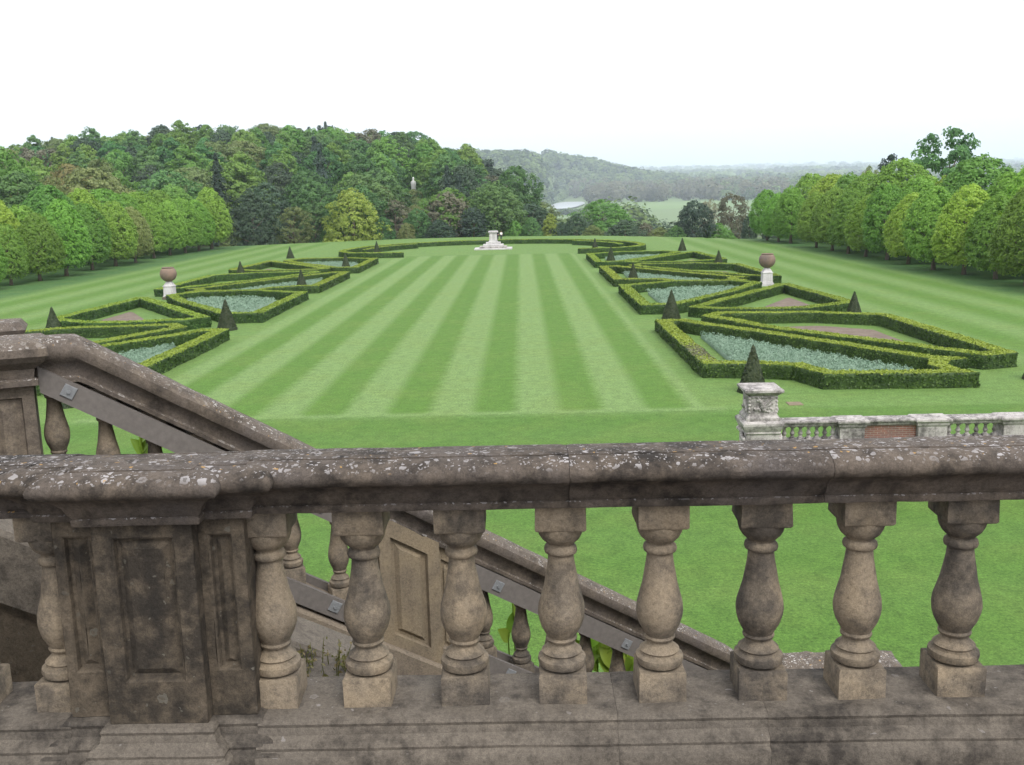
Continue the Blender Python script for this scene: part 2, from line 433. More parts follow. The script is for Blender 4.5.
def crown_mesh(name, seed, H, Rm, z0, prof, nclump, nleaf, leaf, rc=.22, squash=.75, mat=None, shell=.45, droop=0., lean=(0,0), wob=.18, smooth=0.):
    rng = np.random.default_rng(seed)
    pt, pr = zip(*prof)
    tt = np.linspace(0,1,200); w = np.interp(tt, pt, pr)+.05; cdf = np.cumsum(w); cdf /= cdf[-1]
    t = np.interp(rng.random(nclump), cdf, tt)
    th = rng.random(nclump)*2*math.pi
    ph = rng.random(4)*6.28
    env = np.interp(t, pt, pr)*Rm*(1 + wob*np.sin(2*th+ph[0]+3*t) + wob*.7*np.sin(3*th+ph[1]-5*t) + wob*.5*np.sin(5*th+ph[2]+9*t))
    rr = env*(shell + (1-shell)*np.sqrt(rng.random(nclump)))*(1-rc*.6)
    C = np.c_[rr*np.cos(th), rr*np.sin(th), z0 + t*(H-z0)*(1 - rc*.12)]
    crad = Rm*rc*(.7+.6*rng.random(nclump))
    ctint = np.clip(rng.random(nclump)*.8 + .1, 0, 1)
    k = rng.integers(0, nclump, nleaf)
    d = rng.normal(size=(nleaf,3)); d /= np.linalg.norm(d, axis=1, keepdims=True)
    d[:,2] = np.where((d[:,2] < -.3) & (rng.random(nleaf) < .6), -d[:,2], d[:,2])
    rad = crad[k]*(.45 + .6*np.sqrt(rng.random(nleaf)))
    P = C[k] + d*rad[:,None]*np.array([1,1,squash])
    out = C[k]*np.array([1,1,0]); on = np.linalg.norm(out, axis=1, keepdims=True); out = out/np.maximum(on, .1)
    P[:,2] -= droop*on[:,0]
    P[:,2] = np.maximum(P[:,2], z0*.75)
    Nn = d*(.7-.4*smooth) + out*(.35+.55*smooth) + np.array([0,0,.45]) + rng.normal(size=(nleaf,3))*.45
    P[:,0] += lean[0]*P[:,2]; P[:,1] += lean[1]*P[:,2]
    V, F = leaves(P, Nn, leaf, rng)
    tint = np.clip(ctint[k] + rng.normal(size=nleaf)*.22, 0, 1)
    return mesh_np(name, V, F, [mat] if mat else [], tint=tint), C

def trunk_mesh(name, H, r, C=None, nl=7, seed=0, lean=(0,0), top=.7):
    rng = random.Random(seed); b = MB()
    pts = []; 
    for i in range(6):
        t = i/5; pts.append((lean[0]*H*top*t + (rng.random()-.5)*r*.8*(i > 0), lean[1]*H*top*t + (rng.random()-.5)*r*.8*(i > 0), -.15 + H*top*t))
    b.tube(pts, [r*1.5, r*1.0, r*.85, r*.65, r*.42, r*.15], 8)
    if C is not None:
        for i in range(nl):
            c = C[rng.randrange(len(C))]
            z = max(H*.18, min(c[2]*.62, H*.6))
            p0 = Vector((lean[0]*z, lean[1]*z, z)); p1 = Vector(c); mid = p0.lerp(p1, .5) + Vector((0,0,.06*H*rng.random()))
            b.tube([p0, mid, p1], [r*.4, r*.26, r*.06], 5)
    return b.build(name, M['bark'], smooth=True, link=False)

LIMEP = [(0,.64),(.08,.84),(.22,.98),(.42,1.),(.6,.9),(.77,.70),(.9,.44),(.97,.22),(1,.06)]
ROUND = [(0,.55),(.15,.85),(.4,1),(.65,.92),(.85,.62),(1,.15)]
WIDE = [(0,.5),(.2,.9),(.5,1),(.75,.85),(.92,.5),(1,.2)]
TALL = [(0,.6),(.2,.95),(.45,1),(.7,.8),(.88,.5),(1,.12)]
DOME = [(0,.95),(.2,1),(.5,.92),(.75,.68),(.9,.42),(1,.12)]

# per-object foliage colour: shared mesh, material slot linked to the object
def leaf_obj(name, me, mat, parent=None):
    o = link_obj(name, me, parent)
    if not me.materials: me.materials.append(None)
    o.material_slots[0].link = 'OBJECT'; o.material_slots[0].material = mat
    return o

LIMES = []
for k in range(5):
    me, C = crown_mesh('lime_crown', 100+k, 10, 3.6, 1.5, LIMEP, 1100, 24000, .125, rc=.095, squash=.95, shell=.78, smooth=.8, droop=.10, lean=((-.03,.02,.0,.035,-.015)[k], (.02,-.02,.03,0,-.03)[k]), wob=.08)
    LIMES.append((me, trunk_mesh('lime_trunk', 10, .22, C, 8, k)))

def tree(name, label, cat, loc, H, protoset, mat, group=None, wide=1., rz=None, base=10.):
    i = random.randrange(len(protoset)); me, tr = protoset[i]
    s = H/base
    t = thing(name, label, cat, loc, random.random()*6.28 if rz is None else rz, group, (s*wide, s*wide, s))
    link_obj('trunk', tr, t); leaf_obj('crown', me, mat, t)
    return t

WPROT = {'round': [], 'wide': [], 'tall': [], 'open': [], 'dome': [], 'bush': []}
for k in range(3):
    me, C = crown_mesh('round_crown', 200+k, 10, 4.2, 1.6, ROUND, 380, 10500, .18, smooth=.4, rc=.12); WPROT['round'].append((me, trunk_mesh('tree_trunk', 10, .25, C, 6, k)))
    me, C = crown_mesh('wide_crown', 210+k, 10, 5.4, 2., WIDE, 420, 11500, .19, smooth=.4, rc=.115, squash=.75); WPROT['wide'].append((me, trunk_mesh('tree_trunk', 10, .3, C, 7, k)))
    me, C = crown_mesh('tall_crown', 220+k, 10, 2.9, 1.2, TALL, 300, 8800, .165, smooth=.4, rc=.14); WPROT['tall'].append((me, trunk_mesh('tree_trunk', 10, .2, C, 5, k)))
    me, C = crown_mesh('open_crown', 230+k, 10, 4.2, 2.4, WIDE, 130, 5200, .17, rc=.15, squash=.7); WPROT['open'].append((me, trunk_mesh('tree_trunk', 10, .24, C, 22, k)))
    me, C = crown_mesh('dome_crown', 240+k, 10, 5.0, .3, DOME, 480, 13000, .17, smooth=.4, rc=.105); WPROT['dome'].append((me, trunk_mesh('tree_trunk', 10, .3, C, 6, k)))
    me, C = crown_mesh('bush_crown', 250+k, 3, 2.3, .1, DOME, 60, 2400, .13, rc=.22); WPROT['bush'].append((me, trunk_mesh('tree_trunk', 3, .09, C, 6, k, top=.5)))
def conifer(seed, H=10, Rm=2.5, tiers=15, leafn=4600, leaf=.22, z0=.5, point=.62):
    rng = np.random.default_rng(seed); P = []; Nn = []; T = []
    for q in range(leafn):
        t = rng.random(); tier = math.floor(t*tiers)/tiers
        fr = (t*tiers) % 1
        env = Rm*(1-tier)**point*(1.0 - .45*fr)*(.8+.3*math.sin(tier*40+seed))
        th = rng.random()*6.28; r = env*math.sqrt(rng.random()*.8+.2)*(.8+.25*math.sin(5*th+tier*30))
        P.append((r*math.cos(th), r*math.sin(th), z0+(H-z0)*t - .12*r)); Nn.append((math.cos(th)*.6, math.sin(th)*.6, .7)); T.append(.5+.4*math.sin(th*3+tier*20))
    P = np.array(P); Nn = np.array(Nn)+rng.normal(size=(leafn,3))*.35
    V, F = leaves(P, Nn, leaf*(1.15-.8*P[:,2]/H), rng); T = np.clip(np.array(T)+rng.normal(size=leafn)*.2, 0, 1)
    return mesh_np('conifer_crown', V, F, tint=T), trunk_mesh('conifer_trunk', H, .2, None, 0, seed, top=.97)
WPROT['spire'] = [conifer(1), conifer(2, Rm=2.0, tiers=19), conifer(3, Rm=2.9, tiers=12)]
def pine(seed):
    me, C = crown_mesh('pine_crown', seed, 10, 3.0, 5.2, [(0,.5),(.3,1),(.6,.85),(.85,.7),(1,.3)], 26, 1700, .24, rc=.3, squash=.45, shell=.2, wob=.3)
    return me, trunk_mesh('pine_trunk', 10, .17, C, 12, seed, top=.9)
WPROT['pine'] = [pine(300), pine(301), pine(302)]
BASEH = {'bush': 3.}

# ------------------------------------------------------------------ lime rows beside the lawn
RIGHT_FRONT = [(48.4,79.5,8.2),(48.3,86,8.4),(48.6,92.3,8.5),(48,97.6,8.4),(47.4,103.4,8.9),(47.9,111.5,8.3),(48.1,118.5,8.6),(47.5,124.2,8.2),(47.3,130.2,8.4),(47.2,136.7,8.5),(47.2,144,8.6),(46.7,156,8.4),(46.1,161,8.2),(45.6,166.5,8.6)]
RIGHT_BACK = [(55,91,10),(55,98,9.6),(55.3,104,9.6),(55,111.8,10.2),(55,118.5,9.2),(54.6,125.4,9.2),(55,132.6,10.3),(54.6,141,8.9),(54.8,147,9.5),(54.8,154.5,9.4),(54.5,161.5,10.3),(54,170,9.6),(54,178,9.4)]
LEFT_FRONT = [(-50.8,103.5,7.0),(-51.2,109.9,6.6),(-50.4,115,8.6),(-50.3,121.6,9.0),(-51,130.8,9.0),(-50.8,138,9.6),(-50.4,144.2,7.7),(-51.4,154.3,9.4),(-51.4,161.5,8.8),(-50.8,167.2,9.2),(-50.3,172.6,9.6),(-49.8,178.3,10.4)]
LEFT_BACK = [(-58,112,8),(-58,120,8.6),(-58.2,128,8.6),(-58.4,136.8,9.8),(-58,145,10),(-58.3,153,10.4),(-58.4,161,8.8),(-58.3,168,10.1),(-58.2,176.5,9.6),(-58,184,10.4)]
LM = {('R',2):'lime_a',('R',3):'lime_b',('R',4):'lime_a',('R',5):'lime_b',('R',7):'lime_b',('L',6):'lime_c'}
def rowtrees(rows, side, which):
    for i, (x, y, h) in enumerate(rows):
        mat = M[LM.get((side, i), 'lime_a')] if which == 'front' else M[['lime_a','lime_b','lime_a','lime_d','lime_b','lime_a'][i % 6]]
        look = 'brownish green lime tree' if mat is M['lime_c'] else ('bright young green lime tree' if mat is M['lime_b'] else 'deep green lime tree' if mat is M['lime_d'] else 'mid green lime tree')
        sd = 'right' if side == 'R' else 'left'
        pos = ('nearest' if i == 0 else ORD[i].strip())
        if which == 'front':
            lab = f'{look} on the lawn edge, {pos} from terrace in {sd} front row'
        else:
            lab = f'{look}, {pos} from the terrace in the {sd} back row'
        tree('lime_tree', lab, 'tree', (x, y, float(gz(x, y))-.02), h*(.97 if which == 'front' else 1.08)*(1+.07*math.sin(i*2.4)), LIMES, mat, f'lime trees in the avenue on the {sd}', wide=.95 if which == 'front' else (1.3 if h > 10. else 1.05))
rowtrees(RIGHT_FRONT, 'R', 'front'); rowtrees(RIGHT_BACK, 'R', 'back')
rowtrees(LEFT_FRONT, 'L', 'front'); rowtrees(LEFT_BACK, 'L', 'back')
# dark laurels behind the rows
for side, sx in (('right', 1), ('left', -1)):
    n = 13
    for i in range(n):
        y = (84 if sx > 0 else 106) + i*(8.0 if sx > 0 else 6.6); x = sx*(62.5 + 1.5*math.sin(i*2.1))
        t = tree('laurel_bush', f'dark laurel behind the {side} lime avenue, {"nearest" if i == 0 else ORD[i].strip()} from the terrace', 'bush', (x, y, float(gz(x, y))-.1), 4.2+.8*math.sin(i*1.7), WPROT['bush'], M['wood_dark'], f'laurel bushes behind the {side} lime trees', wide=1.5, base=3.)

# ------------------------------------------------------------------ single trees beyond the lawn
# (x, y, height, width factor, prototype, material, name, label)
def az(px, Y):   # bearing of a photo column, in metres across at distance Y (only for choosing sites)
    return 5.2215 + (px-520.7)*Y/1000*1.01
# (x, y, height, crown width, prototype, leaf, name, label), all in metres
SING = [
 (-46.8,196,12.0,9.8,'dome','wood_dark','holm_oak','broad dark evergreen oak at the left end of the lawn edge'),
 (-41.3,206,9.8,8.2,'open','wood_olive','alder_tree','loose olive brown tree just right of the dark evergreen oak'),
 (-39.0,216,10.2,7.8,'round','wood_mid','maple_tree','mid green tree left of the yellow oak behind the lawn'),
 (-28.7,204,12.3,11.8,'dome','wood_yellow','oak_tree','bright yellow green oak in new leaf on the lawn edge'),
 (-22.5,222,10.4,8.9,'open','wood_brown','ash_tree','brown budding tree right of the yellow oak'),
 (-16.8,214,9.0,6.4,'round','wood_mid','maple_tree','mid green tree right of the brown budding tree'),
 (-10.9,222,12.2,11.5,'round','wood_brown','beech_tree','large rounded brownish tree left of the white monument'),
 (-11.7,208,5.1,7.1,'dome','wood_dark','holly_tree','low dark green holly in front of the rounded brownish tree'),
 (-4.5,207,7.1,5.8,'tall','conifer','yew_tree','blue black yew directly left of the white monument'),
 (-0.2,226,9.6,5.9,'tall','wood_olive','birch_tree','slim olive tree rising behind the white monument'),
 (3.8,213,6.2,4.3,'round','wood_fresh','hazel_bush','light green bush right of the white monument'),
 (7.4,211,6.6,5.1,'dome','wood_mid','laurel_tree','rounded mid green laurel between two light green bushes'),
 (11.6,224,7.7,3.6,'tall','wood_yellow','birch_tree','slim yellow green birch below the river'),
 (16.9,213,7.5,7.7,'dome','wood_dark','holm_oak','dark round evergreen below the river bend'),
 (13.6,210,5.7,4.2,'dome','wood_dark','holly_tree','small dark holly left of the dark round evergreen'),
 (26.2,262,13.1,18.5,'dome','wood_fresh','oak_tree','large fresh green domed oak in the valley right of the river'),
 (26.5,208,6.3,9.6,'dome','wood_dark','yew_tree','wide low dark yew in front of the domed oak'),
 (31.5,216,5.8,5.2,'round','wood_brown','beech_tree','small brown tree right of the wide low yew'),
 (33.6,208,4.9,4.6,'round','wood_olive','hazel_bush','low olive bush left of the dark pine'),
 (40.1,204,10.2,7.8,'wide','conifer','pine_tree','dark spreading pine standing alone against the far field'),
 (45.0,216,11.6,4.8,'open','blossom','cherry_tree','pale blossoming tree right behind the dark spreading pine'),
 (44.6,203,6.0,7.3,'dome','wood_fresh','hazel_bush','light green bush at the foot of the pale blossoming tree'),
 (50.4,218,13.2,7.8,'open','wood_brown','ash_tree','bare brown ash right of the dark spreading pine'),
 (51.5,206,7.8,3.7,'round','wood_dark','copper_beech','dark purplish tree at the far end of the right avenue'),
 (57.7,210,8.1,6.3,'dome','wood_dark','holly_tree','dark holly behind the far end of the right avenue'),
 (-2.7,214,7.2,4.7,'dome','wood_mid','laurel_tree','mid green laurel right behind the blue black yew'),
 (19.6,205,4.1,4.1,'round','wood_olive','hazel_bush','low olive bush between the dark round evergreen and the wide yew'),
 (36.2,203,5.3,4.5,'dome','wood_mid','laurel_bush','mid green bush at the left foot of the dark pine'),
 (-50.6,192,5.8,3.8,'dome','wood_olive','hazel_bush','olive bush left of the broad dark evergreen oak'),
 (-33.6,207,7.2,5.0,'dome','wood_mid','laurel_bush','mid green bush at the left foot of the yellow oak'),
 (-22.8,206,6.1,5.4,'dome','wood_mid','laurel_bush','mid green bush at the right foot of the yellow oak'),
 (-18.2,206,4.1,4.1,'dome','wood_olive','hazel_bush','olive bush left of the low dark green holly'),
 (4.0,262,18.0,13.0,'wide','wood_mid','beech_tree','broad mid green tree on the slope right of the monument'),
 (7.5,240,9.6,9.6,'round','wood_dark','yew_tree','dark rounded tree on the slope below the river'),
 (67.5,150,16.4,9.9,'open','wood_mid','oak_tree','tall open oak with sky showing through, behind the right avenue'),
 (66.4,168,13.8,5.7,'pine','conifer','pine_tree','thin dark pine left of the tall open oak'),
 (65.9,178,15.7,5.3,'open','wood_olive','ash_tree','thin olive tree behind the right avenue, left of the dark pine'),
 (77.2,140,12.5,5.6,'round','wood_mid','oak_tree','mid green tree behind the right avenue at the photo edge'),
 (-85.6,205,17.8,15.6,'dome','wood_brown','beech_tree','large golden brown beech behind the left lime avenue'),
 (-82.8,172,17.5,11.0,'round','wood_fresh','oak_tree','fresh green oak at the left edge above the lime avenue'),
 (-85.4,160,18.2,11.2,'round','wood_fresh','oak_tree','fresh green oak outside the left edge of the lime avenue'),
 (-87.7,225,18.5,9.9,'round','wood_olive','oak_tree','olive green oak right of the golden brown beech'),
]
BIGOAK = crown_mesh('open_oak_crown', 411, 10, 3.9, 2.4, [(0,.55),(.25,.85),(.5,1),(.7,1),(.88,.8),(1,.35)], 120, 9500, .16, rc=.145, squash=.85, shell=.4, wob=.12, smooth=.3)
BIGOAKT = trunk_mesh('oak_trunk', 10, .25, BIGOAK[1], 18, 4)
M['beech_gold'] = foliage('golden_beech_leaf', (.175,.165,.06), (.25,.225,.085), .01, .1, .35)
PR_R = {'round': 4.2, 'wide': 5.4, 'tall': 2.9, 'open': 4.2, 'dome': 5.0, 'pine': 3.0}
for x, Y, H, w, pr, mt, nm, lab in SING:
    z = float(gz(x, Y))
    if 'tall open oak' in lab: ps = [(BIGOAK[0], BIGOAKT)]; rr = 3.9
    else: ps = WPROT[pr]; rr = PR_R[pr]
    mat = M['beech_gold'] if 'golden' in lab and 'right of' not in lab else M[mt]
    tree(nm, lab, 'tree' if 'bush' not in nm else 'bush', (x, Y, z-.1), H, ps, mat, None, wide=w/2/(rr*H/10)*1.05)

# ------------------------------------------------------------------ wooded hill on the left
def wood():
    rng = random.Random(21); pts = []
    tries = 0
    while tries < 9000 and len(pts) < 262:
        tries += 1
        Y = 212 + (rng.random()**.8)*205
        px = -60 + rng.random()*640
        x = az(px, Y)
        lim = 25 - max(0, (Y-300))*.12
        if x > lim: continue
        if abs(px-416.5) < (32 if Y < 262 else 22) and Y < 303: continue   # clearing with the statue
        if px > 498 and Y < 300: continue
        if px > 535: continue
        d = 8.6 if Y > 380 else 10.2
        if x < -60 and Y < 260: d = 10
        if any((x-a)**2+(Y-b)**2 < d*d for a, b, *_ in pts): continue
        pts.append((x, Y, px))
    for Y, x0, x1 in ((404, -235, 18),):   # an even skyline
        x = x0
        while x < x1:
            if all((x-a)**2+(Y-b)**2 > 40 for a, b, *_ in pts): pts.append((x, Y, 520.7+(x-5.2)/Y*990))
            x += 7.5
    # woods behind the left avenue
    for q in range(2000):
        x = -72 - rng.random()*75; Y = 105 + rng.random()*105
        if any((x-a)**2+(Y-b)**2 < 100 for a, b, *_ in pts): continue
        if x < -.62*Y: continue
        pts.append((x, Y, 520.7+(x-5.2)/Y*990))
    kinds = []
    for x, Y, px in pts:
        r = rng.random(); sky = Y > 385
        if sky and 190 < px < 345: k = ('spire','conifer') if r < .36 else ('pine','conifer') if r < .55 else ('tall','wood_dark') if r < .62 else ('round','wood_mid')
        elif sky: k = ('spire','conifer') if r < .12 else ('round','wood_mid') if r < .5 else ('wide','wood_mid') if r < .72 else ('pine','conifer') if r < .80 else ('round','wood_dark') if r < .9 else ('spire','conifer')
        elif px > 470: k = ('round','wood_mid') if r < .45 else ('round','wood_dark') if r < .62 else ('open','wood_brown') if r < .8 else ('wide','wood_olive')
        else:
            k = (('round','wood_mid') if r < .28 else ('tall','wood_mid') if r < .38 else ('tall','wood_fresh') if r < .56 else ('round','wood_fresh') if r < .72
                 else ('wide','wood_olive') if r < .78 else ('open','wood_brown') if r < .82 else ('dome','wood_dark') if r < .95 else ('spire','conifer'))
        kinds.append(k)
    look = {('spire','conifer'):'dark spire shaped conifer', ('pine','conifer'):'dark flat topped pine', ('tall','wood_dark'):'tall dark evergreen', ('round','wood_mid'):'mid green rounded tree',
            ('wide','wood_mid'):'mid green spreading tree', ('round','wood_dark'):'dark rounded tree', ('open','wood_brown'):'brown budding tree', ('wide','wood_olive'):'olive spreading tree',
            ('tall','wood_mid'):'slim mid green tree', ('tall','wood_fresh'):'slim fresh green tree', ('round','wood_fresh'):'fresh green rounded tree', ('dome','wood_dark'):'dark domed evergreen'}
    nm = {'spire':'conifer_tree','pine':'pine_tree','tall':'poplar_tree','round':'oak_tree','wide':'chestnut_tree','open':'ash_tree','dome':'yew_tree'}
    buckets = {}
    for (x, Y, px), k in zip(pts, kinds):
        band = 'behind the left lime avenue' if Y < 211 else 'low on the wooded hill' if Y < 285 else 'halfway up the wooded hill' if Y < 350 else 'high on the wooded hill' if Y < 386 else 'on the skyline of the wooded hill'
        buckets.setdefault((k, band), []).append((px, x, Y))
    NUM = [o.strip() for o in ORD]
    for (k, band), lst in buckets.items():
        lst.sort()
        for i, (px, x, Y) in enumerate(lst):
            n = len(lst)
            pos = '' if n == 1 else ', leftmost such tree' if i == 0 else ', rightmost such tree' if i == n-1 else f', {NUM[i] if i < 20 else "far"} such tree from left'
            lab = f'{look[k]} {band}{pos}'
            if band.startswith('behind'): h = 11 + rng.random()*5
            else: h = 12.5 + rng.random()*5
            if k[0] == 'spire': h *= 1.2
            if k[0] == 'pine': h *= 1.12
            if k[0] == 'tall': h *= 1.12
            if px > 470: h *= .85
            z = float(gz(x, Y))
            i0 = rng.randrange(3); me, tr = WPROT[k[0]][i0]; s = h/10
            t = thing(nm[k[0]], lab, 'tree', (x, Y, z-.2), rng.random()*6.28, 'trees in the wood left of the lawn', (s*(.95+.25*rng.random()),)*2 + (s,))
            link_obj('trunk', tr, t); leaf_obj('crown', me, M[k[1]], t)
wood()

# ------------------------------------------------------------------ far woods (one mass each)
def far_wood(name, pts, mat, nq, lw, label):
    rng = np.random.default_rng(len(pts)); Vs = []; n0 = 0; Ps = []; Ns = []; Ts = []; Ss = []
    for x, y, h, w in pts:
        z = float(gz(x, y)); c = np.array([x, y, z + h*.52]); t0 = rng.random()
        d = rng.normal(size=(nq,3)); d /= np.linalg.norm(d, axis=1, keepdims=True); d[:,1] = -np.abs(d[:,1])*.9
        rad = .75+.3*rng.random((nq,1))
        Ps.append(c + d*rad*np.array([w*.5, w*.5, h*.5])); Ns.append(d + np.array([0,-.1,.5]) + rng.normal(size=(nq,3))*.4)
        Ts.append(np.clip(t0 + rng.normal(size=nq)*.12, 0, 1)); Ss.append(np.full(nq, lw*w)*(.7+.6*rng.random(nq)))
    V, F = leaves(np.concatenate(Ps), np.concatenate(Ns), np.concatenate(Ss), rng, .75)
    o = link_obj(name, mesh_np(name, V, F, [mat], tint=np.concatenate(Ts)))
    tag(o, label, 'woodland', None, 'stuff')
def far_pts(seed, n, fx, fy, hh, ww, cond=None):
    rng = random.Random(seed); out = []
    while len(out) < n:
        Y = fy(rng); x = fx(rng, Y)
        if cond and not cond(x, Y): continue
        h = hh*(.7+.6*rng.random()); out.append((x, Y, h, ww*(.75+.5*rng.random())))
    return out
def clear(x, Y):
    if not 1640 < Y < 2740: return True
    l = np.interp(Y, [1735,1900,2200,2500,2700], [.0288,.0284,.0306,.0358,.046])*Y + 5
    r = np.interp(Y, [1735,1900,2200,2500,2700], [.0458,.055,.062,.065,.0655])*Y + 5
    return x < l-9 or x > r+9
far_wood('valley_woodland', far_pts(5, 720, lambda r, Y: az(440+r.random()*118, Y), lambda r: 1930+r.random()*620, 22, 29, clear) + far_pts(15, 700, lambda r, Y: az(540+r.random()*140, Y), lambda r: 2745+r.random()*650, 26, 36, clear), M['far_leaf'], 70, .115, 'hazy blue green wood covering the middle hill beyond the river')
far_wood('budding_woodland', far_pts(6, 330, lambda r, Y: az(570+r.random()*210, Y), lambda r: 2030+r.random()*800, 32, 30, clear), M['far_leaf_b'], 70, .11, 'brownish budding wood on the flat land right of the middle hill')
far_wood('belt_woodland', far_pts(8, 900, lambda r, Y: az(560+r.random()*520, Y), lambda r: 2000+r.random()*1700, 30, 32, lambda x, Y: clear(x, Y) and (Y > 2240 or (x/Y) > .19)), M['far_leaf'], 60, .12, 'hazy blue belt of trees across the plain on the right')
far_wood('slope_woodland', far_pts(9, 260, lambda r, Y: az(500+r.random()*330, Y), lambda r: 255+r.random()*300, 7, 8, lambda x, Y: not (az(628, Y) < x < az(760, Y) and Y > 330) and not (az(528, Y) < x < az(596, Y) and Y > 300)), M['far_leaf'], 90, .10, 'low trees filling the slope below the far lawn edge')
far_wood('plain_woodland', far_pts(10, 1400, lambda r, Y: az(420+r.random()*700, Y), lambda r: 3900+(r.random()**1.5)*13000, 26, 80), M['far_leaf'], 30, .18, 'faint tree belts fading into the haze near the horizon')
far_wood('bank_woodland', far_pts(11, 60, lambda r, Y: az(535+r.random()*70, Y), lambda r: 1560+r.random()*70, 6, 10), M['far_leaf'], 40, .16, 'low trees along the near bank of the river')
far_wood('hollow_woodland', far_pts(12, 46, lambda r, Y: az(592+r.random()*54, Y), lambda r: 400+r.random()*140, 20, 17) + far_pts(13, 46, lambda r, Y: az(648+r.random()*110, Y), lambda r: 380+r.random()*240, 15, 14), M['far_leaf'], 240, .055, 'grey green trees filling the hollow in front of the far field')

# statue in the clearing on the hill
def hill_statue():
    Y = 290; x = az(416.5, Y); z = float(gz(x, Y))
    t = thing('garden_statue', 'pale stone figure on a plinth in a clearing of the wooded hill', 'statue', (x, Y, z))
    zt = 9 + (193-178)*Y/1000*1.01 - z
    b = MB(); hp = zt*.45
    b.box(-.9,.9,-.9,.9,0,hp*.2); b.box(-.7,.7,-.7,.7,hp*.2,hp*.9); b.box(-.85,.85,-.85,.85,hp*.9,hp)
    b.build('plinth', M['statue'], t)
    b = MB(); prof = [(.0,.42),(.2,.5),(.45,.42),(.62,.5),(.75,.46),(.82,.16),(.86,.17),(.92,.2),(.97,.15),(1,.03)]
    rings = [[(r*math.cos(a*math.pi/5)*1.6, r*1.2*math.sin(a*math.pi/5), hp+(zt-hp)*q) for a in range(10)] for q, r in prof]
    b.loft(rings); b.build('figure', M['statue'], t, smooth=True)
hill_statue()
for i, (px, Y, tz) in enumerate(((404,284,10.6),(410,281,10.2),(416,280,9.9),(422,281,10.2),(428,284,10.8),(419,265,7.6),(409,262,7.4),(427,258,7.6),(416,240,6.2),(432,246,6.6))):
    x = az(px, Y); z = float(gz(x, Y)); hh = max(2.5, tz-z)
    tree('hazel_bush', f'fresh green bush below the pale hill statue, {"nearest" if i == 9 else ORD[i+1].strip()} down the slope', 'bush', (x, Y, z-.1), hh, WPROT['dome'], M[('wood_mid','wood_fresh','wood_olive')[i % 3]], 'bushes below the hill statue', wide=7/(10*hh/10)*(.9+.1*(i % 3)))

# ------------------------------------------------------------------ box hedges
def offset_poly(P, d):
    n = len(P); out = []
    for i in range(n):
        p0, p1, p2 = np.array(P[i-1]), np.array(P[i]), np.array(P[(i+1) % n])
        e1 = (p1-p0)/np.linalg.norm(p1-p0); e2 = (p2-p1)/np.linalg.norm(p2-p1)
        n1 = np.array([-e1[1], e1[0]]); n2 = np.array([-e2[1], e2[0]])
        k = 1 + n1@n2; mvec = (n1+n2)/max(k, .35)
        L_ = np.linalg.norm(mvec)
        if L_ > 2.6: mvec *= 2.6/L_
        out.append(tuple(p1 + mvec*d))
    return out
def area2(P): return sum(P[i-1][0]*P[i][1]-P[i][0]*P[i-1][1] for i in range(len(P)))
def resample(A, B, step, closed=True):
    """matching subdivided outlines"""
    oa, ob = [], []
    n = len(A)
    for i in range(n if closed else n-1):
        a0, a1 = np.array(A[i]), np.array(A[(i+1) % n]); b0, b1 = np.array(B[i]), np.array(B[(i+1) % n])
        m = max(1, int(np.linalg.norm(a1-a0)/step))
        for k in range(m):
            oa.append(a0+(a1-a0)*k/m); ob.append(b0+(b1-b0)*k/m)
    if not closed: oa.append(np.array(A[-1])); ob.append(np.array(B[-1]))
    return oa, ob
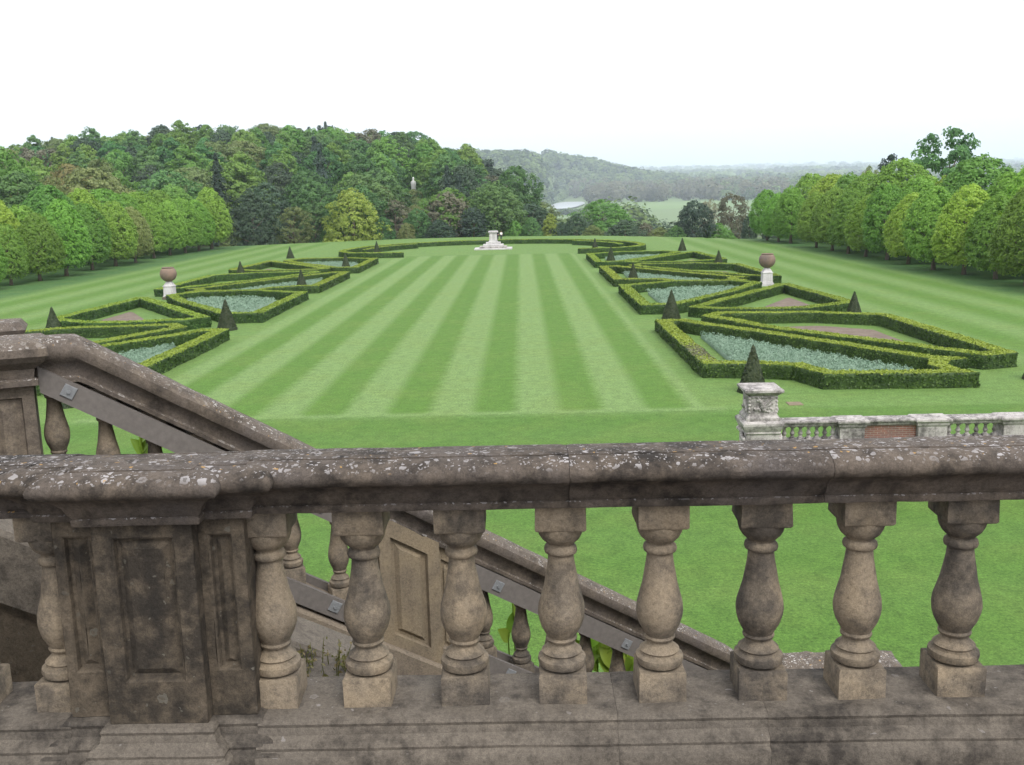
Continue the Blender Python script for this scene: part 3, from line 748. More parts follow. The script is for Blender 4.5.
def hedge_mesh(name, A, B, h, dens, leaf, seed, closed=True, bare=None):
    """A outer outline, B inner outline (same count)."""
    rng = np.random.default_rng(seed)
    oa, ob = resample(A, B, .35, closed); n = len(oa)
    prof = []   # cross-section levels: (blend A->B, z)
    zs = [0, .25*h, .5*h, .75*h, h]
    sec = [(0, z) for z in zs] + [(.33, h), (.67, h)] + [(1, z) for z in reversed(zs)]
    S = len(sec); V = []
    for i in range(n):
        for q, (w, z) in enumerate(sec):
            p = oa[i]*(1-w)+ob[i]*w
            v = Vector((p[0], p[1], z))
            d = noise.noise_vector(v*.45)*.06 + noise.noise_vector(v*1.3)*.04 + noise.noise_vector(v*4.)*.028
            if z == 0: d.z = 0
            if z == h: d.z *= .55
            V.append((v.x+d.x, v.y+d.y, v.z+d.z))
    F = []; mi = []
    for i in range(n if closed else n-1):
        j = (i+1) % n
        for q in range(S-1):
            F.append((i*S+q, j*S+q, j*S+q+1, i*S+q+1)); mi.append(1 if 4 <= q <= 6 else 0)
    if not closed:
        c0 = n-1
        for q in range(4):
            for base in (0, c0):
                r = (base*S+q, base*S+q+1, base*S+S-2-q, base*S+S-1-q)
                F.append(r if base == 0 else tuple(reversed(r))); mi.append(0)
    V = np.array(V); F = np.array(F); mi = np.array(mi)
    # leaves over the faces
    q0, q1, q2, q3 = (V[F[:,k]] for k in range(4))
    nr = np.cross(q2-q0, q3-q1); ar = np.linalg.norm(nr, axis=1)/2; nr /= np.maximum(np.linalg.norm(nr, axis=1, keepdims=True), 1e-6)
    cnt = rng.poisson(ar*dens*np.where(mi == 1, 1.2, 1.)); fi = np.repeat(np.arange(len(F)), cnt); u = rng.random((len(fi),2))
    P = (q0[fi]*(1-u[:,:1])+q1[fi]*u[:,:1])*(1-u[:,1:])+(q3[fi]*(1-u[:,:1])+q2[fi]*u[:,:1])*u[:,1:]
    sgn = np.ones(len(fi))
    P = P + nr[fi]*(rng.random((len(fi),1))*.04-.01)
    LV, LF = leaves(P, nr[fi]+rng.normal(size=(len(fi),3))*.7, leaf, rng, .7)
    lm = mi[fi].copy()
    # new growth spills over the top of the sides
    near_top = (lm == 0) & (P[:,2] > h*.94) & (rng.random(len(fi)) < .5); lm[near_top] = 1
    if bare is not None:   # a brown, die-back patch
        bx, by, br = bare
        dd = np.hypot(P[:,0]-bx, P[:,1]-by); lm[(lm == 1) & (dd < br) & (rng.random(len(fi)) < 1.1-dd/br)] = 2
    tb = np.array([.5+.5*noise.noise(Vector((p[0]*1.6, p[1]*1.6, p[2]*2.6))) for p in V[F[:,0]]])
    tl = np.clip(tb[fi]*.9+.05+rng.normal(size=len(fi))*.3, 0, 1)
    allV = np.r_[V, LV]; allF = np.r_[F, LF+len(V)]
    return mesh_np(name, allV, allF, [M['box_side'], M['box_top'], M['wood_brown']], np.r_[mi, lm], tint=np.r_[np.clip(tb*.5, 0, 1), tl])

BEDS = {
 'A': [(13.7,47.0),(15.6,46.7),(17.7,46.0),(18.5,43.7),(21.3,43.5),(25.2,43.4),(24.75,44.3),(24.65,45.4),(25.1,46.4),(26.2,46.9),(25.0,47.8),(23.7,50.1),(19.4,57.2),(16.7,61.2),(15.5,63.5),(13.6,63.3)],
 'B': [(16.8,64.8),(17.9,62.6),(19.7,58.7),(24.4,52.0),(27.3,47.6),(29.2,48.2),(28.7,63.6),(28.1,64.2),(24.4,66.2),(21.0,66.4),(18.1,66.8)],
 'C': [(16.8,69.9),(18.2,68.4),(21.5,67.9),(24.9,68.0),(28.8,70.7),(28.8,72.2),(27.9,85.3),(26.8,85.0),(22.2,78.1)],
 'D': [(13.65,71.7),(15.5,71.6),(16.7,72.0),(22.8,80.9),(25.9,86.9),(24.0,90.2),(18.4,90.2),(14.5,87.4),(13.6,87.5)],
}
INNER = {
 'A': [(15.8,48.9),(18.8,48.0),(19.7,45.7),(23.4,45.5),(23.6,46.6),(22.2,49.2),(17.9,56.6),(15.9,60.)],
 'B': [(20.6,63.7),(23.4,58.5),(25.8,54.6),(27.0,53.6),(26.9,61.6),(24.2,63.9)],
 'C': [(20.9,70.5),(26.6,70.1),(26.9,71.),(26.7,80.6),(26.3,80.2)],
 'D': [(15.9,74.1),(16.9,74.2),(21.6,81.2),(24.1,86.4),(23.2,88.0),(18.9,88.0),(15.9,85.6)],
}
SHIFT = {'A': 45.8, 'B': 44.8, 'C': 45.2, 'D': 43.8}
def inside(P, x, y):
    c = False; n = len(P)
    for i in range(n):
        x1, y1 = P[i-1]; x2, y2 = P[i]
        if (y1 > y) != (y2 > y) and x < (x2-x1)*(y-y1)/(y2-y1)+x1: c = not c
    return c
def silver_mesh(poly, seed, step, nq):
    rng = np.random.default_rng(seed)
    xs = [p[0] for p in poly]; ys = [p[1] for p in poly]; C = []
    y = min(ys)
    while y < max(ys):
        x = min(xs)
        while x < max(xs):
            a, b = x+(rng.random()-.5)*step*.9, y+(rng.random()-.5)*step*.9
            if inside(poly, a, b): C.append((a, b, .16+.14*rng.random()))
            x += step
        y += step
    C = np.array(C); n = len(C); k = np.repeat(np.arange(n), nq)
    d = rng.normal(size=(n*nq,3)); d /= np.linalg.norm(d, axis=1, keepdims=True); d[:,2] = np.abs(d[:,2])
    P = C[k]*np.array([1,1,1]) + d*np.array([step*.66, step*.66, .2])*(.8+.3*rng.random((n*nq,1)))
    LV, LF = leaves(P, d+rng.normal(size=d.shape)*.4, step*.16, rng, .7)
    ct = rng.random(n); t = np.clip(ct[k]*.7+.15+rng.normal(size=len(k))*.2, 0, 1)
    ctr = np.mean(poly, axis=0); V = []; F = []; m = 6; nn = len(poly)*m
    for wq, z in ((1.0, 0), (.99, .2), (.9, .26), (.5, .27), (.01, .27)):
        for i in range(len(poly)):
            p0, p1 = np.array(poly[i]), np.array(poly[(i+1) % len(poly)])
            for q in range(m): V.append(tuple(ctr+(p0+(p1-p0)*q/m-ctr)*wq)+(z,))
    for r in range(4):
        for i in range(nn): F.append((r*nn+i, r*nn+(i+1) % nn, (r+1)*nn+(i+1) % nn, (r+1)*nn+i))
    return mesh_np('silver_planting', np.r_[LV, np.array(V)], np.r_[LF, np.array(F)+len(LV)], [M['silver']], tint=np.r_[t, np.full(len(F), .25)])
side_name = {1: 'right', -1: 'left'}
def build_beds():
    seed = 0
    for sx in (1, -1):
        for rep in (0, 1):
            for key in 'ABCD':
                seed += 1
                dy = SHIFT[key]*rep
                A = [(sx*x, y+dy) for x, y in BEDS[key]]
                if area2(A) < 0: A.reverse()
                B = offset_poly(A, .82)
                dist = A[0][1]
                dens = 200 if dist < 70 else 110; leaf = .055 if dist < 70 else .07
                bare = (14.1, 50.5, 3.2) if (key == 'A' and rep == 0 and sx == 1) else None
                me = hedge_mesh('box_hedge', A, B, .71, dens, leaf, seed, True, bare)
                half = ('near', 'far')[rep]
                what = {'A': 'notched box hedge round the front silver bed', 'B': 'wedge box hedge round the long brown bed', 'C': 'triangular box hedge round the short brown bed', 'D': 'wedge box hedge round the back silver bed'}[key]
                o = link_obj('box_hedge', me)
                tag(o, f'{what}, {half} {side_name[sx]} parterre group', 'hedge', 'box hedges of the parterre')
                I = [(sx*x, y+dy) for x, y in INNER[key]]
                if area2(I) < 0: I.reverse()
                if key in 'AD':
                    me = silver_mesh(I, seed+50, .26 if dist < 70 else .36, 24 if dist < 70 else 18)
                    o = link_obj('silver_planting', me)
                    tag(o, f'silver green planting in the {"front" if key == "A" else "back"} wedge, {half} {side_name[sx]} parterre group', 'planting', 'silver plantings in the parterre')
                else:
                    b = MB(); ctr = np.mean(I, axis=0)
                    V = []; nI = len(I); rings = []
                    for w, z in ((1, .004), (.97, .04), (.7, .07), (.35, .08), (.02, .085)):
                        ring = []
                        for i in range(nI):
                            p0, p1 = np.array(I[i]), np.array(I[(i+1) % nI])
                            m = 8
                            for q in range(m):
                                p = p0+(p1-p0)*q/m; p = ctr+(p-ctr)*w
                                ring.append((p[0], p[1], z+.02*noise.noise(Vector((p[0]*2, p[1]*2, 0)))*(w < .99)))
                        rings.append(ring)
                    b.loft(rings, caps=False)
                    o = b.build('soil_bed', M['soil'], smooth=True); o['kind'] = 'structure'
build_beds()

# circular hedge round the monument
def circle_hedge():
    cx, cy = .8, 151.
    def strip(path, w, h, seed, label):
        A = []; B = []
        for i in range(len(path)):
            p = np.array(path[i]); t = np.array(path[min(i+1, len(path)-1)]) - np.array(path[max(i-1, 0)]); t = t/np.linalg.norm(t); nn = np.array([-t[1], t[0]])
            A.append(tuple(p - nn*w/2)); B.append(tuple(p + nn*w/2))
        return hedge_mesh('circle_hedge', A, B, h, 60, .09, seed, False)
    arc = lambda r, a0, a1, n: [(cx+r*math.cos(R(a0+(a1-a0)*i/n)), cy+r*math.sin(R(a0+(a1-a0)*i/n))) for i in range(n+1)]
    main = [(cx+12.4,142.6),(cx+16.8,142.6),(cx+20.0,144.2)] + arc(22.3, -8, 188, 60) + [(cx-20.0,144.2),(cx-16.8,142.6),(cx-12.4,142.6)]
    o = link_obj('circle_hedge', strip(main, .95, .72, 91, ''))
    tag(o, 'long curved box hedge sweeping round behind the white monument', 'hedge')
    for sx in (1, -1):
        a = arc(19.3, 2, 48, 18)
        if sx < 0: a = [(2*cx-x, y) for x, y in reversed(a)]
        o = link_obj('inner_hedge', strip(a, .9, .72, 92+sx, ''))
        tag(o, f'short inner curved box hedge inside the {side_name[sx]} end of the circle hedge', 'hedge')
circle_hedge()

# ------------------------------------------------------------------ clipped cones
def cone_mesh(H, r, seed):
    rng = np.random.default_rng(seed); b = MB(); rings = []
    ns, nl = 20, 16
    for l in range(nl+1):
        t = l/nl; rad = r*(1-t)**1.0*(1 if l else .93)+.015
        rings.append([((rad*(1+.04*math.sin(3*k+l)))*math.cos(2*math.pi*k/ns), rad*(1+.04*math.sin(3*k+l))*math.sin(2*math.pi*k/ns), H*t) for k in range(ns)])
    V = np.array([p for q in rings for p in q]); F = np.array([(l*ns+k, l*ns+(k+1) % ns, (l+1)*ns+(k+1) % ns, (l+1)*ns+k) for l in range(nl) for k in range(ns)])
    n = 2600; t = 1-np.sqrt(rng.random(n)); th = rng.random(n)*6.283; rad = r*(1-t)*1.02
    P = np.c_[rad*np.cos(th), rad*np.sin(th), H*t]; Nn = np.c_[np.cos(th), np.sin(th), np.full(n, r/H)]+rng.normal(size=(n,3))*.4
    P += Nn*rng.random((n,1))*.02; LV, LF = leaves(P, Nn, .062, rng, .6)
    return mesh_np('yew_cone', np.r_[V, LV], np.r_[F, LF+len(V)], [M['yew']], tint=np.clip(np.r_[np.full(len(F), .3), rng.random(n)], 0, 1))
CONE = cone_mesh(2.0, .6, 4)
CONES = {1: [(15.29,43.5),(15.5,69.2),(15.85,96.4),(15.9,121.2),(15.8,146.),(28.1,144.),(27.3,113.2),(27.8,68.2),(28.6,45.0)],
        -1: [(-15.15,43.45),(-15.2,68.2),(-16.2,96.8),(-16.2,121.8),(-16.2,148.5),(-28.6,146.5),(-26.7,113.4),(-27.1,68.0),(-28.7,44.6)]}
CL = ['inner line nearest the terrace', 'second inner one from the terrace', 'third inner one from the terrace', 'fourth inner one from the terrace', 'inner one farthest from the terrace, by the circle hedge',
      'outer one farthest from the terrace', 'outer one second farthest from the terrace', 'outer one beside the near triangular hedge', 'outer one nearest the terrace']
for sx in (1, -1):
    for i, (x, y) in enumerate(CONES[sx]):
        o = link_obj('clipped_yew', CONE); o.location = (x, y, -.02); o.rotation_euler = (0, 0, i*1.3+sx)
        s = 1.0 + .05*math.sin(i*2.3+sx); w = s*(1.06 if i in (1,) else 1)
        o.scale = (w, w, s*(1.03 if i < 5 else .93))
        tag(o, f'dark yew cone on the {side_name[sx]}, {CL[i]}', 'topiary', 'clipped yew cones in the parterre')

# ------------------------------------------------------------------ urns on plinths
def lathe(b, prof, n=24, sx=1., sy=1., mat=0, ox=0, oy=0):
    b.loft([[(ox+r*sx*math.cos(2*math.pi*k/n), oy+r*sy*math.sin(2*math.pi*k/n), z) for k in range(n)] for r, z in prof], mat)
def moulded(b, x0, x1, y0, y1, prof, step=.03, mat=0):
    """stack of rectangles grown by o at height z: mitred mouldings round a block"""
    rings = []
    nx = max(1, int((x1-x0)/step)); ny = max(1, int((y1-y0)/step))
    for o, z in prof:
        X0, X1, Y0, Y1 = x0-o, x1+o, y0-o, y1+o
        r = [(X0+(X1-X0)*i/nx, Y0, z) for i in range(nx)] + [(X1, Y0+(Y1-Y0)*i/ny, z) for i in range(ny)] \
          + [(X1-(X1-X0)*i/nx, Y1, z) for i in range(nx)] + [(X0, Y1-(Y1-Y0)*i/ny, z) for i in range(ny)]
        rings.append(r)
    b.loft(rings, mat)
for sx, (x, y) in ((1, (27.35,91.0)), (-1, (-26.8,90.4))):
    t = thing('urn_monument', f'brown stone urn on a white plinth beside the {side_name[sx]} parterre hedges', 'urn', (x, y, 0), 0, 'urns beside the parterre')
    b = MB(); moulded(b, -.5,.5,-.5,.5, [(.06,-.1),(.06,.2),(.0,.22),(0,.26)], .2); b.build('base', M['stair'] if sx < 0 else M['white'], t)
    b = MB(); moulded(b, -.44,.44,-.44,.44, [(0,.26),(.05,.27),(.05,.34),(0,.38),(-.02,1.12),(.02,1.16),(.02,1.22),(-.06,1.28),(-.12,1.42),(-.2,1.52),(-.24,1.6)], .25); b.build('plinth', M['white'], t)
    b = MB(); lathe(b, [(.22,1.56),(.21,1.6),(.28,1.63),(.46,1.73),(.61,1.88),(.70,2.06),(.74,2.26),(.725,2.45),(.66,2.63),(.54,2.78),(.2,2.8)], 28); o = b.build('urn_bowl', M['urnstone'], t, smooth=True); smooth_shade_auto(o, 50)
    b = MB(); lathe(b, [(.50,2.76),(.51,2.81),(.54,2.85),(.52,2.89),(.43,2.89),(.42,2.82)], 28); b.build('rim', M['urnstone'], o, smooth=True)

# ------------------------------------------------------------------ monument at the end of the axis
def monument():
    t = thing('stone_monument', 'white stone pedestal on spreading steps at the far end of the striped lawn', 'monument', (.75, 158.5, 0))
    for k, (w, z0, z1) in enumerate(((2.95,-.05,.2),(2.15,.2,.48),(1.6,.48,.78),(1.15,.78,1.1))):
        b = MB(); moulded(b, -w, w, -w*.7, w*.7, [(0,z0),(0,z1-.03),(-.03,z1)], .5); b.build('step', M['white'] if k != 1 else M['pale'], t)
    b = MB(); moulded(b, -.62,.62,-.62,.62, [(.12,1.1),(.12,1.2),(0,1.28),(-.05,2.45),(.03,2.52),(.14,2.6),(.14,2.78),(0,2.84)], .4); b.build('pedestal', M['white'], t)
monument()

# ------------------------------------------------------------------ people beyond the circle hedge
def person(loc, rz, label, shirt, trousers, arm=0.):
    j = {'hip':(0,0,.95),'waist':(0,0,1.1),'chest':(0,.0,1.32),'neck':(0,0,1.48),'head0':(0,-.01,1.56),'head1':(0,-.02,1.68),
         'shL':(.17,0,1.41),'elL':(.23,.02,1.12),'haL':(.22,-.06,.86),'shR':(-.17,0,1.41),'elR':(-.23,.02,1.12),'haR':(-.2,-.08+arm,.88),
         'hL':(.09,0,.9),'kL':(.1,-.02,.5),'fL':(.1,0,.07),'tL':(.11,-.14,.04),'hR':(-.09,0,.9),'kR':(-.1,-.04,.5),'fR':(-.11,.03,.07),'tR':(-.12,-.11,.04)}
    rad = {'hip':.14,'waist':.125,'chest':.15,'neck':.055,'head0':.085,'head1':.095,'shL':.065,'elL':.045,'haL':.035,'shR':.065,'elR':.045,'haR':.035,'hL':.095,'kL':.06,'fL':.045,'tL':.035,'hR':.095,'kR':.06,'fR':.045,'tR':.035}
    E_ = [('hip','waist'),('waist','chest'),('chest','neck'),('neck','head0'),('head0','head1'),('chest','shL'),('shL','elL'),('elL','haL'),('chest','shR'),('shR','elR'),('elR','haR'),('hip','hL'),('hL','kL'),('kL','fL'),('fL','tL'),('hip','hR'),('hR','kR'),('kR','fR'),('fR','tR')]
    ks = list(j)
    def skin(keys, edges, grow, name, mat, root):
        ids = {k: i for i, k in enumerate(keys)}
        me = bpy.data.meshes.new(name); me.from_pydata([j[k] for k in keys], [(ids[a], ids[b]) for a, b in edges], [])
        o = bpy.data.objects.new(name, me); COL.objects.link(o)
        md = o.modifiers.new('s', 'SKIN'); sv = me.skin_vertices[0].data
        for k in keys: sv[ids[k]].radius = (rad[k]*grow,)*2; sv[ids[k]].use_root = (k == root)
        o.modifiers.new('d', 'SUBSURF').levels = 1
        dg = bpy.context.evaluated_depsgraph_get()
        m2 = bpy.data.meshes.new_from_object(o.evaluated_get(dg)); m2.materials.clear(); m2.materials.append(mat)
        bpy.data.objects.remove(o)
        return m2
    t = thing('person', label, 'person', loc, rz)
    link_obj('body', skin(ks, E_, 1., 'body', M['skin'], 'hip'), t)
    sk = ['waist','chest','shL','elL','shR','elR','hip']
    link_obj('shirt', skin(sk, [e for e in E_ if e[0] in sk and e[1] in sk], 1.16, 'shirt', shirt, 'hip'), t)
    tk = ['hip','hL','kL','fL','hR','kR','fR']
    link_obj('trousers', skin(tk, [e for e in E_ if e[0] in tk and e[1] in tk], 1.18, 'trousers', trousers, 'hip'), t)
    b = MB(); lathe(b, [(.105,1.62),(.118,1.68),(.11,1.75),(.06,1.79),(.01,1.8)], 12, oy=.015); b.build('hair', M['hair'], t, smooth=True)
zp = lambda x, y: float(gz(x, y))
person((az(500.6,186),186,zp(az(500.6,186),186)), .4, 'person in a white shirt and dark trousers standing right of the monument', M['wshirt'], M['dcloth'], .1)
person((az(497.2,187),187,zp(az(497.2,187),187)), -.8, 'person in dark clothes standing between the monument and the white shirt', M['dcloth'], M['dcloth'])
person((az(592,204.5),204.5,zp(az(592,204.5),204.5)), .2, 'person in pink walking down beyond the far lawn edge', M['pcloth'], M['wshirt'])

# small stone slab in the lawn
b = MB(); moulded(b, 16.15,16.75,40.55,41.15, [(0,-.05),(0,.02),(-.03,.035)], .2)
tag(b.build('marker_slab', M['tan']), 'small flat pale stone slab set in the lawn right of the carved pedestal', 'stone slab')

# ------------------------------------------------------------------ far balustrade at the lawn (pale marble and brick)
BAL_PROF = [(.052,0.118),(.069,.128),(.0725,.142),(.071,.155),(.058,.163),(.056,.17),(.060,.178),(.050,.188),(.04,.2),(.037,.212),(.045,.218),(.047,.226),(.043,.234),(.05,.25),(.061,.275),(.068,.303),(.0705,.328),(.068,.355),(.061,.385),(.052,.42),(.043,.46),(.0375,.498),(.035,.523),(.035,.53),(.0435,.537),(.0455,.546),(.0435,.556),(.035,.563),(.036,.585),(.04,.597),(.049,.612),(.064,.628)]
BAL_PROF = [(r*(1.2 if .44 < z < .6 else 1.12), float(np.interp(z, [.118,.17,.328,.546,.628,.684], [.099,.147,.294,.508,.598,.684]))) for r, z in BAL_PROF if z < .57] + [(.042,.524),(.0435,.532),(.051,.538),(.062,.549),(.071,.565),(.076,.582),(.078,.598)]
def baluster_mesh(name, mat, h=.683, w=1., seg=28, seed=0):
    b = MB(); k = h/.683
    moulded(b, -.079*w,.079*w,-.079*w,.079*w, [(0,-.01),(0,.094*k),(-.004,.099*k)], .04)
    lathe(b, [(r*w, z*k) for r, z in BAL_PROF], seg)
    moulded(b, -.082*w,.082*w,-.082*w,.082*w, [(-.006,.593*k),(0,.6*k),(0,.684*k)], .04)
    if seg > 20:
        for i_, p in enumerate(b.v):
            q = Vector(p); o3 = Vector((seed*3.7, seed*1.3, 0))
            d = noise.noise_vector(q*5+o3)*.0028
            cor = max(0, noise.noise(q*11+o3*2)-.30)*.05 if (abs(q.x) > .06*w and abs(q.y) > .06*w) else max(0, noise.noise(q*16+o3)-.52)*.02
            b.v[i_] = (p[0]*(1-cor*5)+d.x, p[1]*(1-cor*5)+d.y, p[2]+d.z*.4)
    me = b.build(name, mat, rough=.0012, link=False)
    bm = bmesh.new(); bm.from_mesh(me)
    for f in bm.faces: f.smooth = True
    for e in bm.edges: e.smooth = not (len(e.link_faces) == 2 and e.calc_face_angle(0) > R(42))
    bm.to_mesh(me); bm.free(); return me
BALS = [baluster_mesh('baluster', M['baluster'], seed=q) for q in range(7)]
BALP = baluster_mesh('baluster', M['pale'], .45, .95, 12)

def borghese():
    Y = 30.2
    t = thing('marble_balustrade', 'pale lichened balustrade with brick panels along the lawn below the terrace', 'balustrade', (0, Y, 0))
    def bx(name, x0, x1, z0, z1, d, mat, prof=None):
        b = MB(); moulded(b, x0, x1, -d/2, d/2, prof or [(0,z0),(0,z1)], .15); return b.build(name, mat, t, rough=.006)
    bx('brick_plinth', 13.0, 27.4, -.1, 1.08, .42, M['brick'])
    bx('sill', 13.0, 27.4, 1.08, 1.22, .5, M['pale'], [(0,1.08),(.03,1.1),(.03,1.18),(0,1.22)])
    bx('coping', 13.02, 27.4, 1.68, 1.86, .36, M['pale'], [(0,1.66),(.03,1.68),(.05,1.74),(.1,1.79),(.1,1.83),(.07,1.86)])
    piers = [(14.87,15.62), (17.26,18.14), (19.86,20.7), (22.3,23.1), (24.7,25.5)]
    for i, (a, c) in enumerate(piers):
        b = MB(); moulded(b, a, c, -.27, .27, [(.0,1.22),(.03,1.24),(0,1.28),(0,1.6),(.04,1.66),(.05,1.73),(.11,1.78),(.11,1.835),(.08,1.87)], .15); b.build('pier', M['pale'], t, rough=.006)
    for a, c in ((15.64,17.24), (20.72,22.28)): bx('brick_panel', a, c, 1.2, 1.67, .26, M['brick'])
    for a, c in ((13.1,14.85), (18.16,19.84), (23.12,24.68)):
        n = int((c-a)/.25)
        for i in range(n):
            o = link_obj('baluster', BALP, t); o.location = (a+(c-a)*(i+.5)/n, 0, 1.22)
    # carved end pedestal: a thing of its own
    p = thing('carved_pedestal', 'carved pale stone pedestal at the end of the brick panelled balustrade', 'pedestal', (12.45, Y, 0))
    b = MB(); moulded(b, -.5,.5,-.5,.5, [(.08,-.1),(.08,.4),(0,.45),(0,1.5),(.04,1.55),(.03,1.6),(.08,1.7),(.12,1.8),(.12,1.87),(.05,1.93)], .12); b.build('base', M['pale'], p, rough=.008)
    b = MB(); moulded(b, -.45,.45,-.45,.45, [(.06,1.93),(.06,2.02),(.0,2.1),(-.02,2.16),(-.02,2.7),(.02,2.74),(.09,2.79),(.14,2.83),(.14,2.9),(.1,2.93)], .12); b.build('block', M['pale'], p, rough=.008)
    b = MB(); rr = random.Random(3)
    def ball(x, y, z, r, sx=1, sz=1):
        lathe(b, [(r*math.sin(q*math.pi/6)+.002, z - r*sz*math.cos(q*math.pi/6)) for q in range(7)], 8, sx, .8, 0, x, y)
    # generic carved relief: winged creature with curling tail, plus scrolls on the sides
    body = [(.02,2.28,.07),(.0,2.36,.085),(-.02,2.44,.075),(-.06,2.52,.06),(-.12,2.58,.055),(-.17,2.56,.04)]
    for x, z, r in body: ball(x, -.44, z, r)
    for i in range(7): ball(.06+.035*i, -.44, 2.42+.035*i, .05)
    for i in range(6): ball(.08+.035*i, -.44, 2.36+.02*i, .045)
    for i in range(9): ball(.05+.11*math.cos(i*.6)+.12, -.44, 2.27+.06*math.sin(i*.6), .035)
    for i in range(7): ball(-.1-.025*i, -.44, 2.26+.01*i+.03*math.sin(i), .04)
    for q in range(10): ball(-.3+.6*q/9, -.45, 2.66+.015*math.sin(q*2), .03)
    for sgn in (-1, 1):
        for i in range(10): ball(sgn*.45, -.3+.06*i, 2.25+.045*i*(1 if i < 6 else -.3)+.15*(i >= 6), .06)
        for i in range(5): ball(sgn*.41, -.42, 2.2+.11*i, .045)
    b.build('carved_relief', M['pale'], p, smooth=True)
    for sgn in (-1, 1):
        b = MB()
        for i in range(8): lathe(b, [(.07*math.sin(q*math.pi/6)+.002, 1.35+.03*i-.07*math.cos(q*math.pi/6)) for q in range(7)], 8, 1, 1, 0, sgn*(.55+.04*math.sin(i)), -.4+.1*i)
        b.build('scroll', M['pale'], p, smooth=True)
borghese()

# ------------------------------------------------------------------ terrace we stand on
TZ = 7.14
b = MB(); b.box(-14, 26, -8, 3.30, TZ-.4, TZ)
o = b.build('terrace_floor', M['plinth']); o['kind'] = 'structure'
b = MB(); b.box(-14, 26, 2.95, 3.27, -.2, TZ-.401)
tag(b.build('terrace_wall', M['stair']), 'tall stone retaining wall below the near balustrade', 'wall')

